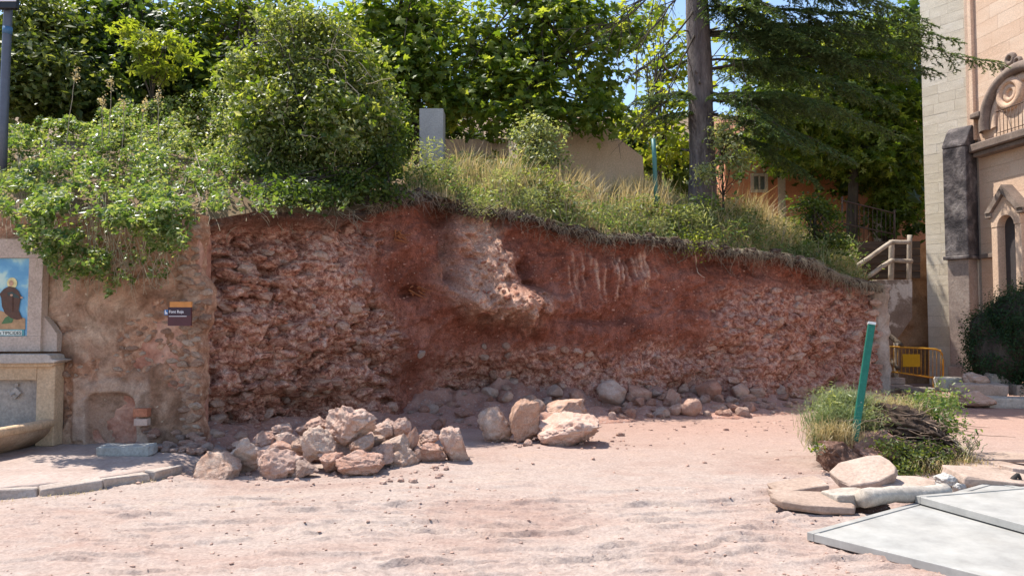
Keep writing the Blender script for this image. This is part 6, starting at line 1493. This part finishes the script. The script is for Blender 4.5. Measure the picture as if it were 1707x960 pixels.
slab("flagstone", 1648, 778, gd(788), 110, .06, .40, "flat slab half buried in dust behind the brown-edged slab", 'flag', 8, (2, 2), 37, group=FS)
slab("flagstone", 1660, 762, gd(770), 120, .05, .4, "brown stained slab lying farther back at the right edge", 'flag', 3, (1, 0), 38, group=FS)
slab("flagstone", 1700, 783, gd(795), 60, .06, .3, "short slab cut by the right picture edge above the panels", 'flag', 20, (3, 6), 39, group=FS)
for k, (cx, cy, ww, hh) in enumerate([(1578, 800, 34, 26), (1600, 812, 26, 16), (1560, 812, 30, 16), (1632, 815, 16, 10), (1487, 795, 18, 30)]):
    cat_rock("mortar_lump", 920 + k, cx, cy, ww, hh, gd(cy + hh / 2), ["white crumbled mortar lump at the left end of the brown-edged slab", "flat white mortar crumb before the brown-edged slab", "white mortar lump behind the long grey kerb", "tiny white mortar crumb below the brown-edged slab", "white broken edge piece at the right of the tilted flagstone"][k], 'flag_white', 5, cuts=11, cat="mortar lump", rough=.16)
mb = MB(); M['tar'] = plain("tarred_wood", (.035, .028, .024), .8, var=.4)
tube(mb, [P(1684, 806, 7.3), P(1690, 797, 7.3), P(1697, 789, 7.3)], [.03, .026, .014], 7); tube(mb, [P(1697, 789, 7.3), P(1700, 796, 7.3), P(1703, 806, 7.3)], [.014, .016, .012], 7); o = mb.build("bent_stick", M['tar'], None, True); tag(o, "dark bent stick lying by the panels at the right edge", "stick")

# metal formwork panels
M['panel_frame'] = plain("grey_panel_edge", (.52, .54, .56), .45, .1, .1, 20); M['panel_sheet'] = rocky('dusty_panel_sheet', [(.29, .262, .225), (.345, .33, .305), (.365, .355, .335)], 1.1, 3.2, .02, .002, rough=.5, pos=[.3, .45, .7])
def panel(label, c, a, w_, L_, z, th, name="formwork", grp="pale metal panels in the right foreground"):
    e1 = np.array([math.cos(a), math.sin(a)]); e2 = np.array([math.sin(a), -math.cos(a)]); T = thing(name, label, "panel", (c[0], c[1], z), grp); T.rotation_euler = (0, 0, a)
    f = .055
    def pp(nm, x0, x1, y0, y1, z0, z1, mat, bv=.004):
        mb = MB(); box(mb, ((x0 + x1) / 2, -(y0 + y1) / 2, (z0 + z1) / 2), ((x1 - x0) / 2, (y1 - y0) / 2, (z1 - z0) / 2)); o = mb.build(nm, M[mat]); o.parent = T; bevel(o, bv)
    pp("frame_edge", 0, w_, 0, f, 0, th, 'panel_sheet'); pp("frame_edge", 0, w_, L_ - f, L_, 0, th, 'panel_sheet'); pp("frame_edge", 0, f, f + .002, L_ - f - .002, 0, th - .001, 'panel_sheet'); pp("frame_edge", w_ - f, w_, f + .002, L_ - f - .002, 0, th - .001, 'panel_sheet')
    pp("sheet", f + .004, w_ - f - .004, f + .004, L_ - f - .004, .006, th - .007, 'panel_sheet')
    return T
g0 = G(1345, 886, .09); g1 = G(1525, 837, .09)
panel("lower pale metal panel lying flat on the dust, its corner pointing left", (g0.x, g0.y), math.atan2(g1.y - g0.y, g1.x - g0.x), 3.0, 2.2, .03, .06)
h0 = G(1525, 826, .15); h1 = G(1707, 811, .15)
panel("upper pale metal panel resting on the lower one, running off to the right", (h0.x, h0.y), math.atan2(h1.y - h0.y, h1.x - h0.x), 3.0, 2.0, .094, .06)
cat_rock("rock", 930, 1560, 842, 40, 20, 6.9, "stone prop under the back edge of the upper panel", 'rock_grey', 3)

# ------------------------------------------------------------------ heap of earth, roots and weeds with the leaning post
cat_rock("earth_clod", 941, 1404, 768, 84, 62, 8.15, "big split red-brown earth clod at the left front of the weed heap", 'clod', 5, cuts=14, cat="clod", rough=.14, tilt=18)
cat_rock("earth_clod", 942, 1455, 745, 110, 60, 8.5, "dusty earth clod under the foot of the green post", 'scree', 5, cuts=10, cat="clod", rough=.14)
cat_rock("root_clod", 943, 1525, 710, 140, 62, 8.75, "dark matted root clod crowning the weed heap", 'topsoil', 5, cuts=6, cat="clod", rough=.26, pit=.1, tilt=14)
cat_rock("earth_clod", 944, 1525, 765, 170, 70, 8.6, "wide earth clod overgrown with low weeds at the heap's front right", 'topsoil', 5, cuts=8, cat="clod", rough=.16)
cat_rock("earth_clod", 945, 1420, 715, 130, 60, 9.3, "earth clod hidden under grass at the back of the heap", 'scree', 5, cuts=8, cat="clod", rough=.14)
M['pale_grass'] = leafmat('pale_grass_blades', [(.14, .19, .07), (.22, .27, .12), (.33, .35, .19)], .35, .55, (1.3, 1.3, .9))
rng = np.random.default_rng(88)
def plantthing(name, label, cat, ells, ncl, per, sig, shape, size, mat, seed, nst=14, extra=None, up=.4):
    rr_ = np.random.default_rng(seed); b = Vector(ells[0][0]) - Vector((0, 0, ells[0][1][2])); root = thing(name, label, cat, b); b0 = np.array(list(b))
    C, N, cen = clump_pts(ells, ncl, per, sig, rr_, .5, up, .6, .7, .8); mb = MB(); leaves(mb, C - b0, N, size, shape, rr_); o = mb.build("foliage", M[mat]); o.parent = root
    ms = MB()
    for c in cen[:nst]: tube(ms, wander(b0 + rr_.normal(size=3) * .05, c, 6, .02, rr_) - b0, np.linspace(.008, .003, 6), 4, False)
    o = ms.build("stem", M['dry_stem'], None, True); o.parent = root; return root
plantthing("uprooted_shrub", "uprooted leafy shrub at the right of the weed heap", "shrub", [ell(1560, 690, 9.0, 36, 34, .3), ell(1585, 665, 9.1, 22, 26, .22), ell(1580, 715, 8.8, 26, 22, .2), ell(1535, 668, 9.1, 24, 18, .2)], 120, 16, .07, 'oval', .042, 'lf_ivy', 1, 40)
plantthing("weed_mat", "low yellow-green weeds matted over the front of the heap", "weeds", [ell(1520, 748, 8.3, 70, 14, .22), ell(1545, 768, 8.2, 70, 18, .2), ell(1510, 785, 8.1, 45, 12, .15), ell(1480, 745, 8.25, 30, 12, .15)], 150, 18, .05, 'oval', .036, 'lf_olive', 2, 30)
plantthing('weed', 'wiry grey-green weed sprawling round the foot of the green post', 'weeds', [ell(1440, 700, 8.7, 46, 26, .25), ell(1385, 690, 8.8, 34, 40, .2), ell(1490, 680, 9.1, 40, 14, .2)], 110, 16, .07, 'narrow', .06, 'lf_grey', 9, 50)
plantthing("trailing_vine", "dark trailing vine with sparse leaves at the right foot of the heap", "vine", [ell(1610, 735, 8.3, 36, 20, .2), ell(1590, 720, 8.5, 16, 10, .1)], 26, 1, .03, 'oval', .05, 'lf_dark', 3, 26)
plantthing("vine_shoot", "short leafy vine shoot poking left from the red-brown clod", "vine", [ell(1366, 744, 8.1, 15, 7, .06), ell(1356, 752, 8.05, 8, 4, .05)], 16, 1, .01, 'oval', .055, 'lf_maple', 4, 10)
def straw(name, label, items, mat, seed, parts="blades"):
    rr_ = np.random.default_rng(seed); b = P(*items[0][:3]); root = thing(name, label, "grass clump", b); mb = MB()
    for (px_, py_, Y_, sx, nn, h_, ln_) in items:
        c = np.array(list(P(px_, py_, Y_))) - np.array(list(b)); q_ = c + rr_.normal(size=(nn, 3)) * np.array([sx, sx * .6, .05]); blades(mb, q_, h_ * rr_.uniform(.5, 1.2, nn), .003, ln_, rr_)
    o = mb.build(parts, M[mat]); o.parent = root; return root
straw("grass_clump", "pale green grass clump flopping over the left of the weed heap", [(1395, 710, 8.7, .16, 1500, .26, 1.7), (1405, 680, 9.0, .15, 1200, .24, 1.5), (1375, 740, 8.5, .09, 600, .2, 1.6), (1440, 690, 9.1, .14, 700, .2, 1.5), (1480, 700, 9.1, .16, 500, .18, 1.5)], 'pale_grass', 1)
straw("grass_clump", "pale straw-green grass clump in front of the leaning green post", [(1392, 735, 8.45, .12, 1200, .22, 1.4), (1480, 690, 9.0, .2, 900, .2, 1.2)], 'dry_grass', 2)
straw("grass_clump", "low straw tufts round the right foot of the weed heap", [(1600, 778, 8.2, .12, 600, .09, 1.2), (1570, 785, 8.1, .18, 600, .08, 1.2)], 'dry_grass', 3)
mb = MB()
for k in range(130):
    c = np.array(list(P(rng.uniform(1450, 1590), rng.uniform(690, 770), rng.uniform(8.3, 8.9)))); tube(mb, wander(c, c + np.array([rng.normal() * .22, -.08 - .1 * rng.random(), rng.normal() * .08]), 6, .03, rng), np.linspace(.006, .002, 6), 4, False)
tag(mb.build("torn_roots", M['root']), "torn roots tangled over the weed heap", kind='stuff')
GP = thing("green_post", "leaning green steel post stuck in the weed heap", "post", P(1425, 715, 8.4)); M['green'] = rocky('chipped_green_paint', [(.010, .10, .068), (.014, .13, .09), (.02, .15, .105)], 5, 60, .15, .003, rough=.45, speck=((.30, .26, .22), 30, .70)); M['zinc'] = plain("zinc", (.55, .56, .54), .5, .3, .15)
a, b = np.array(list(P(1424, 735, 8.4))), np.array(list(P(1453, 540, 8.55))); ax_ = (b - a) / np.linalg.norm(b - a); sdv = np.cross(ax_, [0, 1, 0]); sdv /= np.linalg.norm(sdv); dpv = np.cross(sdv, ax_); ang = .35; s1_ = math.cos(ang) * sdv + math.sin(ang) * dpv; s2_ = -math.sin(ang) * sdv + math.cos(ang) * dpv
g_ = np.array(list(GP.location))
mb = MB(); hw_ = .038; prism(mb, [(-hw_, -hw_), (hw_, -hw_), (hw_, hw_), (-hw_, hw_)], a - g_, s1_, s2_, ax_, np.linalg.norm(b - a)); o = mb.build("tube", M['green']); o.parent = GP; bevel(o, .008)
mb = MB(); prism(mb, [(-hw_ - .003, -hw_ - .003), (hw_ + .003, -hw_ - .003), (hw_ + .003, hw_ + .003), (-hw_ - .003, hw_ + .003)], b - g_ - ax_ * .012, s1_, s2_, ax_, .03); o = mb.build("end_cap", M['zinc']); o.parent = GP; bevel(o, .005)
